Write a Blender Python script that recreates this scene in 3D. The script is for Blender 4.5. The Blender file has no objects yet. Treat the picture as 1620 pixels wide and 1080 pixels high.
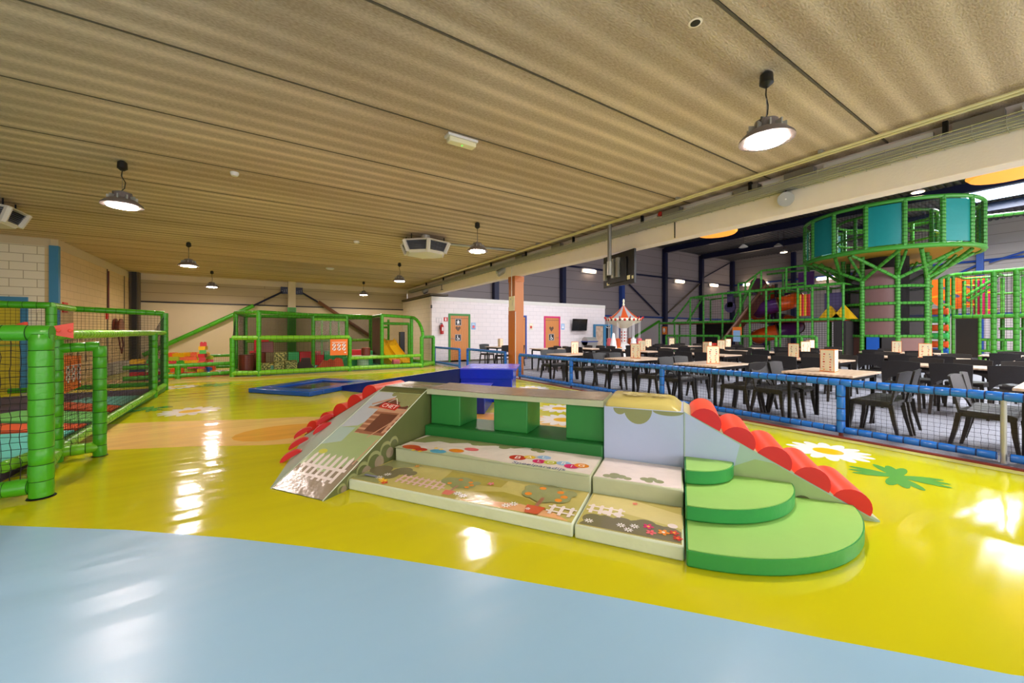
import bpy, math, random
from mathutils import Vector, Matrix
random.seed(7)
scn = bpy.context.scene
COL = scn.collection
PI = math.pi

# ------------------------------------------------------------------ camera
# X runs across the hall, Y along the concrete beam; the camera stands at x=0, y=0
F_PX, TH, HZ, EYE = 611.65, math.radians(32.61), 526.3, 1.31
cam_d = bpy.data.cameras.new('camera'); cam = bpy.data.objects.new('camera', cam_d); COL.objects.link(cam)
cam.location = (0, 0, EYE); cam.rotation_euler = (PI/2, 0, -TH)
cam_d.sensor_width = 36; cam_d.lens = F_PX/1620*36; cam_d.shift_y = -(540-HZ)/1620
cam_d.clip_start = .05; cam_d.clip_end = 200
scn.camera = cam

# ------------------------------------------------------------------ world, exposure
world = bpy.data.worlds.new('daylight'); scn.world = world; world.use_nodes = True
wn = world.node_tree.nodes; wb = wn['Background']
wb.inputs[0].default_value = (1, .95, .98, 1); wb.inputs[1].default_value = 2.0
scn.view_settings.view_transform = 'Standard'; scn.view_settings.look = 'None'
scn.view_settings.exposure = 0.62; scn.view_settings.gamma = 1; scn.view_settings.use_curve_mapping = False
LAMP_E = 190          # pendants
HALL_E = 9           # battens on the hall walls
def area(name, loc, rot, sx, sy, power, colour):
    d = bpy.data.lights.new(name, 'AREA'); d.shape = 'RECTANGLE'; d.size = sx; d.size_y = sy
    d.energy = power; d.color = colour
    o = bpy.data.objects.new(name, d); COL.objects.link(o); o.location = loc; o.rotation_euler = rot
    return o
# first lamp is real rooflight daylight; the others are added fill over the hall
area('rooflight_and_fill', (30, 2.9, 8.66), (0, 0, 0), 3.6, 2.4, 1300, (.95, .98, 1))
area('rooflight_and_fill', (14, -4, 8.66), (0, 0, 0), 11.6, 2.8, 2700, (.95, .98, 1))
area('rooflight_and_fill', (12, 10, 8.66), (0, 0, 0), 5.6, 1.8, 500, (.95, .98, 1))

# ------------------------------------------------------------------ pixel rays on known planes
_c, _s = math.cos(TH), math.sin(TH)
def _ray(px, py):
    u = (px-810)/F_PX; return (u*_c+_s, -u*_s+_c, (HZ-py)/F_PX)
def onZ(px, py, z=0):
    d = _ray(px, py); t = (z-EYE)/d[2]; return (d[0]*t, d[1]*t, z)
def onX(px, py, x):
    d = _ray(px, py); t = x/d[0]; return (x, d[1]*t, EYE+d[2]*t)
def onY(px, py, y):
    d = _ray(px, py); t = y/d[1]; return (d[0]*t, y, EYE+d[2]*t)
# local frame of the soft climbing set: u along its front, v away from the camera
OX, OY, ux, uy, vx, vy = .59, 3.46, .557, -.8305, .8305, .557
def W(u, v, z=0): return (OX+u*ux+v*vx, OY+u*uy+v*vy, z)
def LUV(x, y): return ((x-OX)*ux+(y-OY)*uy, (x-OX)*vx+(y-OY)*vy)

# ------------------------------------------------------------------ materials
def lin(c):
    c = c/255.; return c/12.92 if c <= .04045 else ((c+.055)/1.055)**2.4
M = {}
def mat(name, rgb, rough=.5, metal=0, noise=.06, nscale=6, bump=0, bscale=40, coat=0, emit=None, spec=None):
    m = bpy.data.materials.new(name); m.use_nodes = True
    nt = m.node_tree; b = nt.nodes['Principled BSDF']
    c = tuple(lin(v) for v in rgb)
    tc = nt.nodes.new('ShaderNodeTexCoord')
    n = nt.nodes.new('ShaderNodeTexNoise'); n.inputs['Scale'].default_value = nscale; n.inputs['Detail'].default_value = 4
    nt.links.new(tc.outputs['Object'], n.inputs['Vector'])
    mx = nt.nodes.new('ShaderNodeMix'); mx.data_type = 'RGBA'
    nt.links.new(n.outputs['Fac'], mx.inputs['Factor'])
    mx.inputs['A'].default_value = tuple(v*(1-noise) for v in c)+(1,)
    mx.inputs['B'].default_value = tuple(min(1, v*(1+noise)) for v in c)+(1,)
    nt.links.new(mx.outputs['Result'], b.inputs['Base Color'])
    b.inputs['Roughness'].default_value = rough; b.inputs['Metallic'].default_value = metal
    b.inputs['Coat Weight'].default_value = coat; b.inputs['Coat Roughness'].default_value = .12
    if spec is not None: b.inputs['Specular IOR Level'].default_value = spec
    if bump:
        n2 = nt.nodes.new('ShaderNodeTexNoise'); n2.inputs['Scale'].default_value = bscale; n2.inputs['Detail'].default_value = 3
        nt.links.new(tc.outputs['Object'], n2.inputs['Vector'])
        bp = nt.nodes.new('ShaderNodeBump'); bp.inputs['Strength'].default_value = bump; bp.inputs['Distance'].default_value = .02
        nt.links.new(n2.outputs['Fac'], bp.inputs['Height']); nt.links.new(bp.outputs['Normal'], b.inputs['Normal'])
    if emit:
        b.inputs['Emission Color'].default_value = tuple(lin(v) for v in emit[0])+(1,); b.inputs['Emission Strength'].default_value = emit[1]
    M[name] = m; return m

# glossy sheet vinyl of the play floor: same gloss and ripples in every colour
def vinyl(name, rgb, rough=.12):
    m = mat(name, rgb, rough, noise=.04, nscale=.6)
    nt = m.node_tree; b = nt.nodes['Principled BSDF']; tc = nt.nodes['Texture Coordinate']
    mp = nt.nodes.new('ShaderNodeMapping'); mp.inputs['Rotation'].default_value = (0, 0, .35); mp.inputs['Scale'].default_value = (.55, 2.2, 1)
    nt.links.new(tc.outputs['Object'], mp.inputs['Vector'])
    n = nt.nodes.new('ShaderNodeTexNoise'); n.inputs['Scale'].default_value = 1.3; n.inputs['Detail'].default_value = 2
    nt.links.new(mp.outputs['Vector'], n.inputs['Vector'])
    bp = nt.nodes.new('ShaderNodeBump'); bp.inputs['Strength'].default_value = .5; bp.inputs['Distance'].default_value = .03
    nt.links.new(n.outputs['Fac'], bp.inputs['Height'])
    n3 = nt.nodes.new('ShaderNodeTexNoise'); n3.inputs['Scale'].default_value = 260
    nt.links.new(tc.outputs['Object'], n3.inputs['Vector'])
    b2 = nt.nodes.new('ShaderNodeBump'); b2.inputs['Strength'].default_value = .04; b2.inputs['Distance'].default_value = .002
    nt.links.new(n3.outputs['Fac'], b2.inputs['Height']); nt.links.new(bp.outputs['Normal'], b2.inputs['Normal'])
    nt.links.new(b2.outputs['Normal'], b.inputs['Normal'])
    return m
vinyl('floor_yellow', (206, 203, 20)); vinyl('floor_blue', (152, 196, 224), .3); vinyl('floor_peach', (240, 200, 118))
vinyl('floor_orange', (236, 174, 70)); vinyl('floor_white', (246, 244, 236)); vinyl('floor_gold', (246, 196, 30)); vinyl('floor_leaf', (96, 166, 70))
vinyl('floor_pale', (206, 206, 110), .3)

def brickmat(name, rgb, mortar, bw, bh, ms, axis='XZ', rough=.6, bump=.4):
    m = bpy.data.materials.new(name); m.use_nodes = True; nt = m.node_tree; b = nt.nodes['Principled BSDF']
    tc = nt.nodes.new('ShaderNodeTexCoord'); sp = nt.nodes.new('ShaderNodeSeparateXYZ'); cb = nt.nodes.new('ShaderNodeCombineXYZ')
    nt.links.new(tc.outputs['Object'], sp.inputs[0])
    nt.links.new(sp.outputs['X' if axis[0] == 'X' else 'Y'], cb.inputs[0]); nt.links.new(sp.outputs['Z'], cb.inputs[1])
    br = nt.nodes.new('ShaderNodeTexBrick'); nt.links.new(cb.outputs[0], br.inputs['Vector'])
    c = tuple(lin(v) for v in rgb); br.inputs['Scale'].default_value = 1
    br.inputs['Color1'].default_value = c+(1,); br.inputs['Color2'].default_value = tuple(v*.96 for v in c)+(1,)
    br.inputs['Mortar'].default_value = tuple(lin(v) for v in mortar)+(1,)
    br.inputs['Brick Width'].default_value = bw; br.inputs['Row Height'].default_value = bh; br.inputs['Mortar Size'].default_value = ms
    nt.links.new(br.outputs['Color'], b.inputs['Base Color']); b.inputs['Roughness'].default_value = rough
    bp = nt.nodes.new('ShaderNodeBump'); bp.inputs['Strength'].default_value = bump; bp.inputs['Distance'].default_value = .01; bp.invert = True
    nt.links.new(br.outputs['Fac'], bp.inputs['Height']); nt.links.new(bp.outputs['Normal'], b.inputs['Normal'])
    M[name] = m; return m
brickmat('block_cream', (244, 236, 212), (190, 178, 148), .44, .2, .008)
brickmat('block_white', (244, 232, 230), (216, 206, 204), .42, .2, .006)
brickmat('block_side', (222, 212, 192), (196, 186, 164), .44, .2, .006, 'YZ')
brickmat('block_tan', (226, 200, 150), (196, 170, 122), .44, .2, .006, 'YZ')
brickmat('panel_grey', (152, 140, 138), (110, 98, 96), 60, .62, .014)
brickmat('panel_grey_side', (160, 150, 146), (116, 106, 104), 60, .62, .014, 'YZ')
brickmat('panel_beige', (186, 168, 130), (128, 112, 84), 60, .36, .008)

def concrete(name):
    m = bpy.data.materials.new(name); m.use_nodes = True; nt = m.node_tree; b = nt.nodes['Principled BSDF']; L = nt.links.new
    tc = nt.nodes.new('ShaderNodeTexCoord')
    def nz(scale, sx, sy, det=4):
        mp = nt.nodes.new('ShaderNodeMapping'); mp.inputs['Scale'].default_value = (sx, sy, 1); L(tc.outputs['Object'], mp.inputs['Vector'])
        n = nt.nodes.new('ShaderNodeTexNoise'); n.inputs['Scale'].default_value = scale; n.inputs['Detail'].default_value = det
        L(mp.outputs['Vector'], n.inputs['Vector']); return n
    fine, streak, blot = nz(55, .6, 1.4, 6), nz(1, .12, 3.0, 3), nz(.8, .5, 1)
    wv = nt.nodes.new('ShaderNodeTexWave'); wv.wave_type = 'BANDS'; wv.bands_direction = 'Y'; wv.wave_profile = 'SIN'
    wv.inputs['Scale'].default_value = 1.227; wv.inputs['Distortion'].default_value = .25; wv.inputs['Detail Scale'].default_value = .5; L(tc.outputs['Object'], wv.inputs['Vector'])
    r1 = nt.nodes.new('ShaderNodeValToRGB'); r1.color_ramp.elements[0].color = tuple(lin(v) for v in (172, 150, 122))+(1,); r1.color_ramp.elements[1].color = tuple(lin(v) for v in (250, 230, 204))+(1,)
    r1.color_ramp.elements[0].position = .1; r1.color_ramp.elements[1].position = .95
    def math_(op, a, bb, va=None):
        n = nt.nodes.new('ShaderNodeMath'); n.operation = op
        if isinstance(a, float): n.inputs[0].default_value = a
        else: L(a, n.inputs[0])
        if isinstance(bb, float): n.inputs[1].default_value = bb
        else: L(bb, n.inputs[1])
        return n.outputs[0]
    rib = math_('MULTIPLY', math_('POWER', wv.outputs['Fac'], 2.0), math_('ADD', math_('MULTIPLY', blot.outputs['Fac'], .62), .0))
    t = math_('ADD', rib, math_('MULTIPLY', streak.outputs['Fac'], .5))
    t = math_('ADD', t, math_('MULTIPLY', math_('SUBTRACT', fine.outputs['Fac'], .5), .75))
    t = math_('ADD', t, math_('MULTIPLY', math_('SUBTRACT', blot.outputs['Fac'], .5), .35))
    L(t, r1.inputs['Fac']); L(r1.outputs['Color'], b.inputs['Base Color'])
    b.inputs['Roughness'].default_value = .85
    bp = nt.nodes.new('ShaderNodeBump'); bp.inputs['Strength'].default_value = .6; bp.inputs['Distance'].default_value = .02
    L(fine.outputs['Fac'], bp.inputs['Height']); L(bp.outputs['Normal'], b.inputs['Normal'])
    M[name] = m
concrete('ceiling_concrete')
def wavy(name, rgb1, rgb2, scale, rough=.5, direction='X', dist=3):
    m = bpy.data.materials.new(name); m.use_nodes = True; nt = m.node_tree; b = nt.nodes['Principled BSDF']
    tc = nt.nodes.new('ShaderNodeTexCoord'); w = nt.nodes.new('ShaderNodeTexWave'); w.bands_direction = direction
    w.inputs['Scale'].default_value = scale; w.inputs['Distortion'].default_value = dist; w.inputs['Detail'].default_value = 3
    nt.links.new(tc.outputs['Object'], w.inputs['Vector'])
    r = nt.nodes.new('ShaderNodeValToRGB'); r.color_ramp.elements[0].color = tuple(lin(v) for v in rgb1)+(1,); r.color_ramp.elements[1].color = tuple(lin(v) for v in rgb2)+(1,)
    nt.links.new(w.outputs['Fac'], r.inputs['Fac']); nt.links.new(r.outputs['Color'], b.inputs['Base Color'])
    b.inputs['Roughness'].default_value = rough; M[name] = m
wavy('door_wood', (196, 118, 54), (220, 146, 76), 3.5, .45, 'X', 2.5)
wavy('pillar_wood', (192, 112, 54), (212, 134, 66), 7, .4, 'X', 1.5)
wavy('pillar_wood_dark', (186, 100, 34), (204, 118, 40), 4, .45, 'Y', 2)
wavy('table_wood', (196, 164, 138), (222, 196, 170), 5, .35, 'Y', 4)
def speckle(name, a, bcol, scale):
    m = bpy.data.materials.new(name); m.use_nodes = True; nt = m.node_tree; b = nt.nodes['Principled BSDF']
    tc = nt.nodes.new('ShaderNodeTexCoord'); n = nt.nodes.new('ShaderNodeTexNoise'); n.inputs['Scale'].default_value = scale; n.inputs['Detail'].default_value = 2
    nt.links.new(tc.outputs['Object'], n.inputs['Vector'])
    r = nt.nodes.new('ShaderNodeValToRGB'); r.color_ramp.elements[0].position = .46; r.color_ramp.elements[1].position = .54
    r.color_ramp.elements[0].color = tuple(lin(v) for v in a)+(1,); r.color_ramp.elements[1].color = tuple(lin(v) for v in bcol)+(1,)
    nt.links.new(n.outputs['Fac'], r.inputs['Fac']); nt.links.new(r.outputs['Color'], b.inputs['Base Color']); b.inputs['Roughness'].default_value = .5; M[name] = m
speckle('leaf_print', (70, 84, 22), (190, 184, 100), 24)
speckle('hall_floor', (140, 140, 150), (156, 156, 166), 60)

mat('pad_green', (70, 166, 26), .28, bump=.25, bscale=14, noise=.12, nscale=3)
mat('pad_green_seam', (30, 84, 14), .7)
mat('pad_lime', (120, 196, 40), .28, bump=.25, bscale=14)
mat('pad_blue', (34, 112, 206), .25, bump=.2, bscale=14)
mat('pad_blue_seam', (10, 40, 90), .7)
mat('hallgreen', (72, 160, 52), .35, noise=.1)
mat('hallgreen_seam', (30, 96, 24), .6)
mat('net_black', (22, 20, 18), .8)
mat('mesh_dark', (44, 40, 40), .9)
mat('brown_sheet', (122, 88, 84), .45, bump=.5, bscale=3)
mat('teal_sheet', (20, 146, 140), .35, bump=.3, bscale=4)
mat('foam_green', (48, 140, 62), .42, noise=.05, bump=.15, bscale=5)
mat('foam_green_deep', (34, 122, 52), .42, noise=.05, bump=.15, bscale=5)
mat('foam_lightgreen', (150, 204, 102), .5, noise=.04, bump=.15, bscale=5)
mat('foam_edge_green', (44, 150, 70), .4, noise=.05, bump=.3, bscale=8)
mat('foam_blue', (186, 202, 232), .3, noise=.03, bump=.1, bscale=3)
mat('foam_blue_green', (172, 198, 186), .35, noise=.03)
mat('foam_sage', (192, 202, 164), .3, noise=.06, bump=.5, bscale=6)
mat('foam_mint', (214, 226, 198), .3, noise=.05, bump=.5, bscale=7)
mat('foam_olive', (98, 106, 62), .3, noise=.08, bump=.2, bscale=4)
mat('foam_taupe', (150, 136, 112), .22, noise=.08, bump=.5, bscale=7)
mat('foam_red', (240, 82, 56), .4, noise=.06, bump=.1, bscale=6)
mat('foam_red_end', (220, 36, 38), .4, noise=.05)
mat('print_straw', (196, 186, 106), .22, noise=.08, bump=.55, bscale=5)
mat('print_straw_light', (218, 208, 140), .22, noise=.05, bump=.55, bscale=5)
mat('print_hill', (172, 160, 62), .22, noise=.08, bump=.55, bscale=5)
mat('print_path', (232, 178, 124), .22, noise=.05, bump=.55, bscale=5)
mat('print_white', (240, 230, 222), .22, noise=.04, bump=.55, bscale=5)
mat('print_pink', (224, 190, 180), .35, noise=.04)
mat('print_bush', (150, 156, 104), .22, noise=.06, bump=.55, bscale=5)
mat('print_bush_dark', (122, 116, 84), .22, noise=.06, bump=.55, bscale=5)
mat('print_sky', (190, 200, 206), .28, noise=.03, bump=.3, bscale=5)
mat('print_grass', (164, 186, 128), .28, noise=.04, bump=.3, bscale=5)
mat('print_wood', (160, 106, 78), .3, noise=.08)
mat('print_wood_light', (206, 160, 128), .3, noise=.06)
mat('print_wood_dark', (112, 66, 50), .3, noise=.08)
for nm, c in dict(ink_red=(206, 44, 34), ink_orange=(240, 146, 30), ink_yellow=(246, 206, 50), ink_blue=(90, 170, 210), ink_paleblue=(150, 190, 230),
                  ink_magenta=(214, 24, 110), ink_lime=(200, 204, 60), ink_purple=(170, 20, 120), ink_white=(250, 248, 244), ink_terracotta=(204, 84, 36),
                  ink_navy=(80, 100, 150), ink_green=(90, 150, 60), ink_pink=(236, 110, 120), ink_black=(24, 22, 24), ink_brown=(92, 60, 34), ink_grey=(170, 170, 172)).items():
    mat(nm, c, .35, noise=.03)
mat('mat_blue', (26, 84, 176), .22, bump=.2, bscale=5); mat('mat_blue_dark', (20, 44, 140), .25, bump=.25, bscale=4)
mat('mat_blue_box', (26, 52, 196), .16, bump=.5, bscale=4); mat('mat_blue_top', (90, 96, 216), .2, bump=.3, bscale=3)
mat('mat_glare_white', (222, 216, 224), .4); mat('tramp_black', (60, 52, 40), .15)
mat('chair_brown', (38, 34, 32), .38, noise=.15, nscale=14, bump=.3, bscale=90)
mat('chair_leg', (44, 38, 32), .4, noise=.1)
mat('chair_taupe', (122, 112, 108), .4, noise=.1, bump=.3, bscale=90)
mat('metal_dark', (34, 32, 34), .4, .6); mat('metal_grey', (150, 150, 150), .35, .7); mat('metal_galv', (176, 176, 170), .4, .5, noise=.1)
mat('steel_navy', (16, 24, 62), .4); mat('steel_blue', (32, 70, 150), .4); mat('steel_grey', (96, 86, 70), .6); mat('steel_black', (30, 28, 30), .5)
mat('white_paint', (228, 222, 212), .5); mat('beam_cream', (250, 236, 222), .65, noise=.04, bump=.1); mat('plaster', (216, 200, 166), .7, noise=.06, nscale=2)
mat('plaster_hall', (196, 184, 182), .7, noise=.04)
mat('blue_post', (60, 136, 182), .5); mat('door_green', (64, 140, 60), .45); mat('door_pink', (216, 40, 110), .45); mat('yellow_panel', (206, 188, 30), .4)
mat('red_strip', (120, 40, 22), .6); mat('pipe_cream', (232, 222, 168), .3, .2)
mat('plastic_white', (232, 228, 220), .4); mat('plastic_black', (24, 24, 26), .35); mat('screen', (12, 14, 16), .12)
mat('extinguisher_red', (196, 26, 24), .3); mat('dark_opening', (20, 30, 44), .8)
mat('slide_yellow', (252, 196, 24), .3); mat('slide_orange', (232, 96, 30), .25); mat('slide_purple', (92, 46, 120), .25); mat('slide_brown', (112, 72, 50), .3)
mat('soft_turquoise', (96, 204, 190), .35, bump=.2); mat('soft_green', (64, 190, 104), .4); mat('soft_lime', (120, 214, 110), .4); mat('soft_orange', (226, 90, 44), .4)
mat('soft_purple', (70, 50, 84), .5); mat('soft_red', (228, 36, 42), .4); mat('soft_brown', (112, 50, 34), .3); mat('soft_dark', (66, 44, 36), .6); mat('soft_brick', (222, 84, 40), .6)
mat('sign_orange', (240, 128, 40), .5); mat('sign_cream', (244, 236, 200), .5); mat('vari_purple', (84, 74, 116), .5)
mat('soft_blue', (20, 90, 190), .4); mat('roof_steel', (84, 82, 84), .5, .3); mat('ring_wood', (220, 170, 60), .5)
mat('lamp_glow', (255, 250, 245), .5, emit=((255, 234, 228), LAMP_E)); mat('batten_glow', (255, 240, 220), .5, emit=((255, 226, 190), HALL_E))
mat('shade_orange', (240, 160, 60), .6, emit=((244, 150, 50), .7)); mat('em_lens', (236, 228, 190), .25); mat('led_green', (60, 220, 80), .3, emit=((60, 255, 90), 1.2))
for nm, c in dict(brick_orange=(250, 110, 50), brick_red=(214, 30, 34), brick_yellow=(250, 196, 20), brick_green=(70, 180, 50), brick_blue=(40, 110, 210), brick_paleblue=(140, 180, 220),
                  brick_pink=(240, 80, 120), brick_lime=(190, 210, 50), brick_navy=(40, 50, 90), brick_cream=(226, 232, 200)).items():
    mat(nm, c, .3, noise=.03)
def clear(name, rgb, fac, rough=.1):
    m = bpy.data.materials.new(name); m.use_nodes = True; nt = m.node_tree; b = nt.nodes['Principled BSDF']
    b.inputs['Base Color'].default_value = tuple(lin(v) for v in rgb)+(1,); b.inputs['Roughness'].default_value = rough
    tr = nt.nodes.new('ShaderNodeBsdfTransparent'); mx = nt.nodes.new('ShaderNodeMixShader'); mx.inputs[0].default_value = fac
    nt.links.new(tr.outputs[0], mx.inputs[1]); nt.links.new(b.outputs[0], mx.inputs[2]); nt.links.new(mx.outputs[0], nt.nodes['Material Output'].inputs[0])
    n = nt.nodes.new('ShaderNodeTexNoise'); n.inputs['Scale'].default_value = 9; bp = nt.nodes.new('ShaderNodeBump'); bp.inputs['Strength'].default_value = .8; bp.inputs['Distance'].default_value = .05
    nt.links.new(n.outputs['Fac'], bp.inputs['Height']); nt.links.new(bp.outputs['Normal'], b.inputs['Normal'])
    M[name] = m
clear('clear_pvc', (236, 232, 226), .24, .05); clear('rooflight_pane', (250, 252, 255), .08, .3); clear('fine_mesh', (30, 28, 28), .62, .9)

# ------------------------------------------------------------------ mesh building
ORIG = {}
class MB:
    def __init__(s): s.v = []; s.f = []; s.m = []; s.mats = []
    def mi(s, name):
        if name not in s.mats: s.mats.append(name)
        return s.mats.index(name)
    def add(s, vs, fs, m):
        b = len(s.v); s.v += [tuple(p) for p in vs]; i = s.mi(m)
        for f in fs: s.f.append(tuple(b+k for k in f)); s.m.append(i)
    def box(s, x0, x1, y0, y1, z0, z1, m, T=None):
        vs = [(x, y, z) for z in (z0, z1) for y in (y0, y1) for x in (x0, x1)]
        if T: vs = [T(*p) for p in vs]
        s.add(vs, [(0, 2, 3, 1), (4, 5, 7, 6), (0, 1, 5, 4), (2, 6, 7, 3), (0, 4, 6, 2), (1, 3, 7, 5)], m)
    def prism(s, pts, a, b, m, cap=None):   # pts: list of (p,q); a,b: functions (p,q)->xyz for both ends
        n = len(pts); A = [a(*p) for p in pts]; B = [b(*p) for p in pts]
        s.add(A+B, [(i, (i+1) % n, n+(i+1) % n, n+i) for i in range(n)], m)
        s.add(A, [tuple(range(n))[::-1]], cap or m); s.add(B, [tuple(range(n))], cap or m)
    def ext(s, pts, z0, z1, m, top=None):   # polygon in plan, extruded upwards
        n = len(pts)
        s.add([(x, y, z0) for x, y in pts]+[(x, y, z1) for x, y in pts], [(i, (i+1) % n, n+(i+1) % n, n+i) for i in range(n)]+[tuple(range(n))[::-1]], m)
        s.add([(x, y, z1) for x, y in pts], [tuple(range(n))], top or m)
    def ring(s, c, ax, r, n, ph=0):
        ax = Vector(ax).normalized(); t = Vector((0, 0, 1)) if abs(ax.z) < .9 else Vector((1, 0, 0))
        a = ax.cross(t).normalized(); b = ax.cross(a)
        return [Vector(c)+a*(r*math.cos(ph+2*PI*k/n))+b*(r*math.sin(ph+2*PI*k/n)) for k in range(n)]
    def loft(s, rings, m, caps=True):
        n = len(rings[0]); vs = [p for r in rings for p in r]; fs = []
        for j in range(len(rings)-1):
            for k in range(n): fs.append((j*n+k, j*n+(k+1) % n, (j+1)*n+(k+1) % n, (j+1)*n+k))
        if caps: fs += [tuple(range(n))[::-1], tuple((len(rings)-1)*n+k for k in range(n))]
        s.add(vs, fs, m)
    def tube(s, p0, p1, r, m, n=8, r1=None):
        p0, p1 = Vector(p0), Vector(p1); d = p1-p0
        s.loft([s.ring(p0, d, r, n), s.ring(p1, d, r1 if r1 else r, n)], m)
    def path(s, pts, r, m, n=6):
        rs = []
        for i, p in enumerate(pts):
            a = Vector(pts[max(0, i-1)]); b = Vector(pts[min(len(pts)-1, i+1)]); rs.append(s.ring(p, b-a, r, n))
        s.loft(rs, m)
    def pad(s, p0, p1, r, m, seam, pitch=.1, n=10):    # foam sleeve tied at regular intervals
        p0, p1 = Vector(p0), Vector(p1); d = p1-p0; L = d.length; k = max(1, int(round(L/pitch))); e = min(.007 if m == 'hallgreen' else .003 if m == 'pad_blue' else .0016 if r < .08 else .002, L/k*.08)
        rings = []; base = len(s.v); dn = d.normalized(); jr = random.Random(int(L*1000)+k)
        offs = []
        for i in range(k):
            t0, t1 = L*i/k, L*(i+1)/k; w = r*(1+jr.uniform(-.03, .03))
            offs += [(t0+e*.0, r*.93), (t0+e*2, w*.985), ((t0+t1)/2, w*1.02), (t1-e*2, w*.985)]
        offs.append((L, r*.93))
        for t, rr in offs: rings.append(s.ring(p0+dn*t, dn, rr, n))
        s.v += [tuple(p) for q in rings for p in q]; im, isx = s.mi(m), s.mi(seam)
        for j in range(len(rings)-1):
            mm = isx if (j % 4 in (0, 3)) else im
            for q in range(n): s.f.append((base+j*n+q, base+j*n+(q+1) % n, base+(j+1)*n+(q+1) % n, base+(j+1)*n+q)); s.m.append(mm)
        s.f.append(tuple(base+q for q in range(n))[::-1]); s.m.append(im)
        s.f.append(tuple(base+(len(rings)-1)*n+q for q in range(n))); s.m.append(im)
    def cords(s, a, b, c, d, cell, r, m, wob=0):   # a-b bottom edge, d-c top edge; straight twines both ways
        a, b, c, d = map(Vector, (a, b, c, d)); w = ((b-a).length+(c-d).length)/2; h = ((d-a).length+(c-b).length)/2
        nu, nv = max(1, int(w/cell)), max(1, int(h/cell)); nrm = (b-a).cross(d-a).normalized(); g = {}
        for i in range(nu+1):
            for j in range(nv+1):
                u, v = i/nu, j/nv; p = a*(1-u)*(1-v)+b*u*(1-v)+c*u*v+d*(1-u)*v
                if wob and 0 < i < nu and 0 < j < nv: p = p+(b-a).normalized()*random.uniform(-wob, wob)+(d-a).normalized()*random.uniform(-wob, wob)
                g[i, j] = p
        def cord(P):
            if not wob: P = [P[0], P[-1]]
            rs = []
            for k, p in enumerate(P):
                ax = P[min(k+1, len(P)-1)]-P[max(k-1, 0)]; rs.append(s.ring(p, ax, r, 3))
            s.loft(rs, m, False)
        for i in range(nu+1): cord([g[i, j] for j in range(nv+1)])
        for j in range(nv+1): cord([g[i, j] for i in range(nu+1)])
    def lathe(s, prof, c, m, n=20, ax=(0, 0, 1)):
        c = Vector(c); ax = Vector(ax).normalized()
        s.loft([s.ring(c+ax*z, ax, max(r, .0005), n) for r, z in prof], m)
    def build(s, name, parent=None, loc=None, bevel=0, smooth=True, seg=2):
        me = bpy.data.meshes.new(name); o = bpy.data.objects.new(name, me); COL.objects.link(o)
        if parent is not None:
            org = ORIG[parent.as_pointer()]; o.parent = parent
        else:
            org = Vector(loc) if loc else Vector((0, 0, 0)); o.location = org
        ORIG[o.as_pointer()] = org
        me.from_pydata([(p[0]-org[0], p[1]-org[1], p[2]-org[2]) for p in s.v], [], s.f)
        for n in s.mats: me.materials.append(M[n])
        me.polygons.foreach_set('material_index', s.m)
        if smooth:
            me.polygons.foreach_set('use_smooth', [True]*len(s.f)); me.set_sharp_from_angle(angle=.65)
        me.update()
        if bevel:
            b = o.modifiers.new('soft_edge', 'BEVEL'); b.width = bevel; b.segments = seg; b.limit_method = 'ANGLE'; b.angle_limit = .7
        return o
def tag(o, label, cat, group=None, kind=None):
    o['label'] = label; o['category'] = cat
    if group: o['group'] = group
    if kind: o['kind'] = kind
    return o
def thing(name, loc, label, cat, group=None, kind=None):
    o = bpy.data.objects.new(name, None); COL.objects.link(o); o.location = loc; o.empty_display_size = .1
    ORIG[o.as_pointer()] = Vector(loc); return tag(o, label, cat, group, kind)
def dup(root, loc, rot, label, group=None, cat=None):
    r = root.copy(); COL.objects.link(r); r.location = loc; r.rotation_euler = (0, 0, rot); r['label'] = label
    if group: r['group'] = group
    if cat: r['category'] = cat
    for ch in list(root.children):
        c = ch.copy(); COL.objects.link(c); c.parent = r
        for g in list(ch.children):
            d = g.copy(); COL.objects.link(d); d.parent = c
    return r
_txt = {}
def text_mesh(t):
    if t in _txt: return _txt[t]
    cu = bpy.data.curves.new('t', 'FONT'); cu.body = t; cu.align_x = 'CENTER'; cu.align_y = 'CENTER'; cu.resolution_u = 3
    o = bpy.data.objects.new('t', cu); COL.objects.link(o); dg = bpy.context.evaluated_depsgraph_get(); dg.update()
    me = bpy.data.meshes.new_from_object(o.evaluated_get(dg)); vs = [tuple(v.co) for v in me.vertices]; fs = [tuple(p.vertices) for p in me.polygons]
    bpy.data.objects.remove(o); bpy.data.curves.remove(cu); bpy.data.meshes.remove(me); _txt[t] = (vs, fs); return _txt[t]
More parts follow.
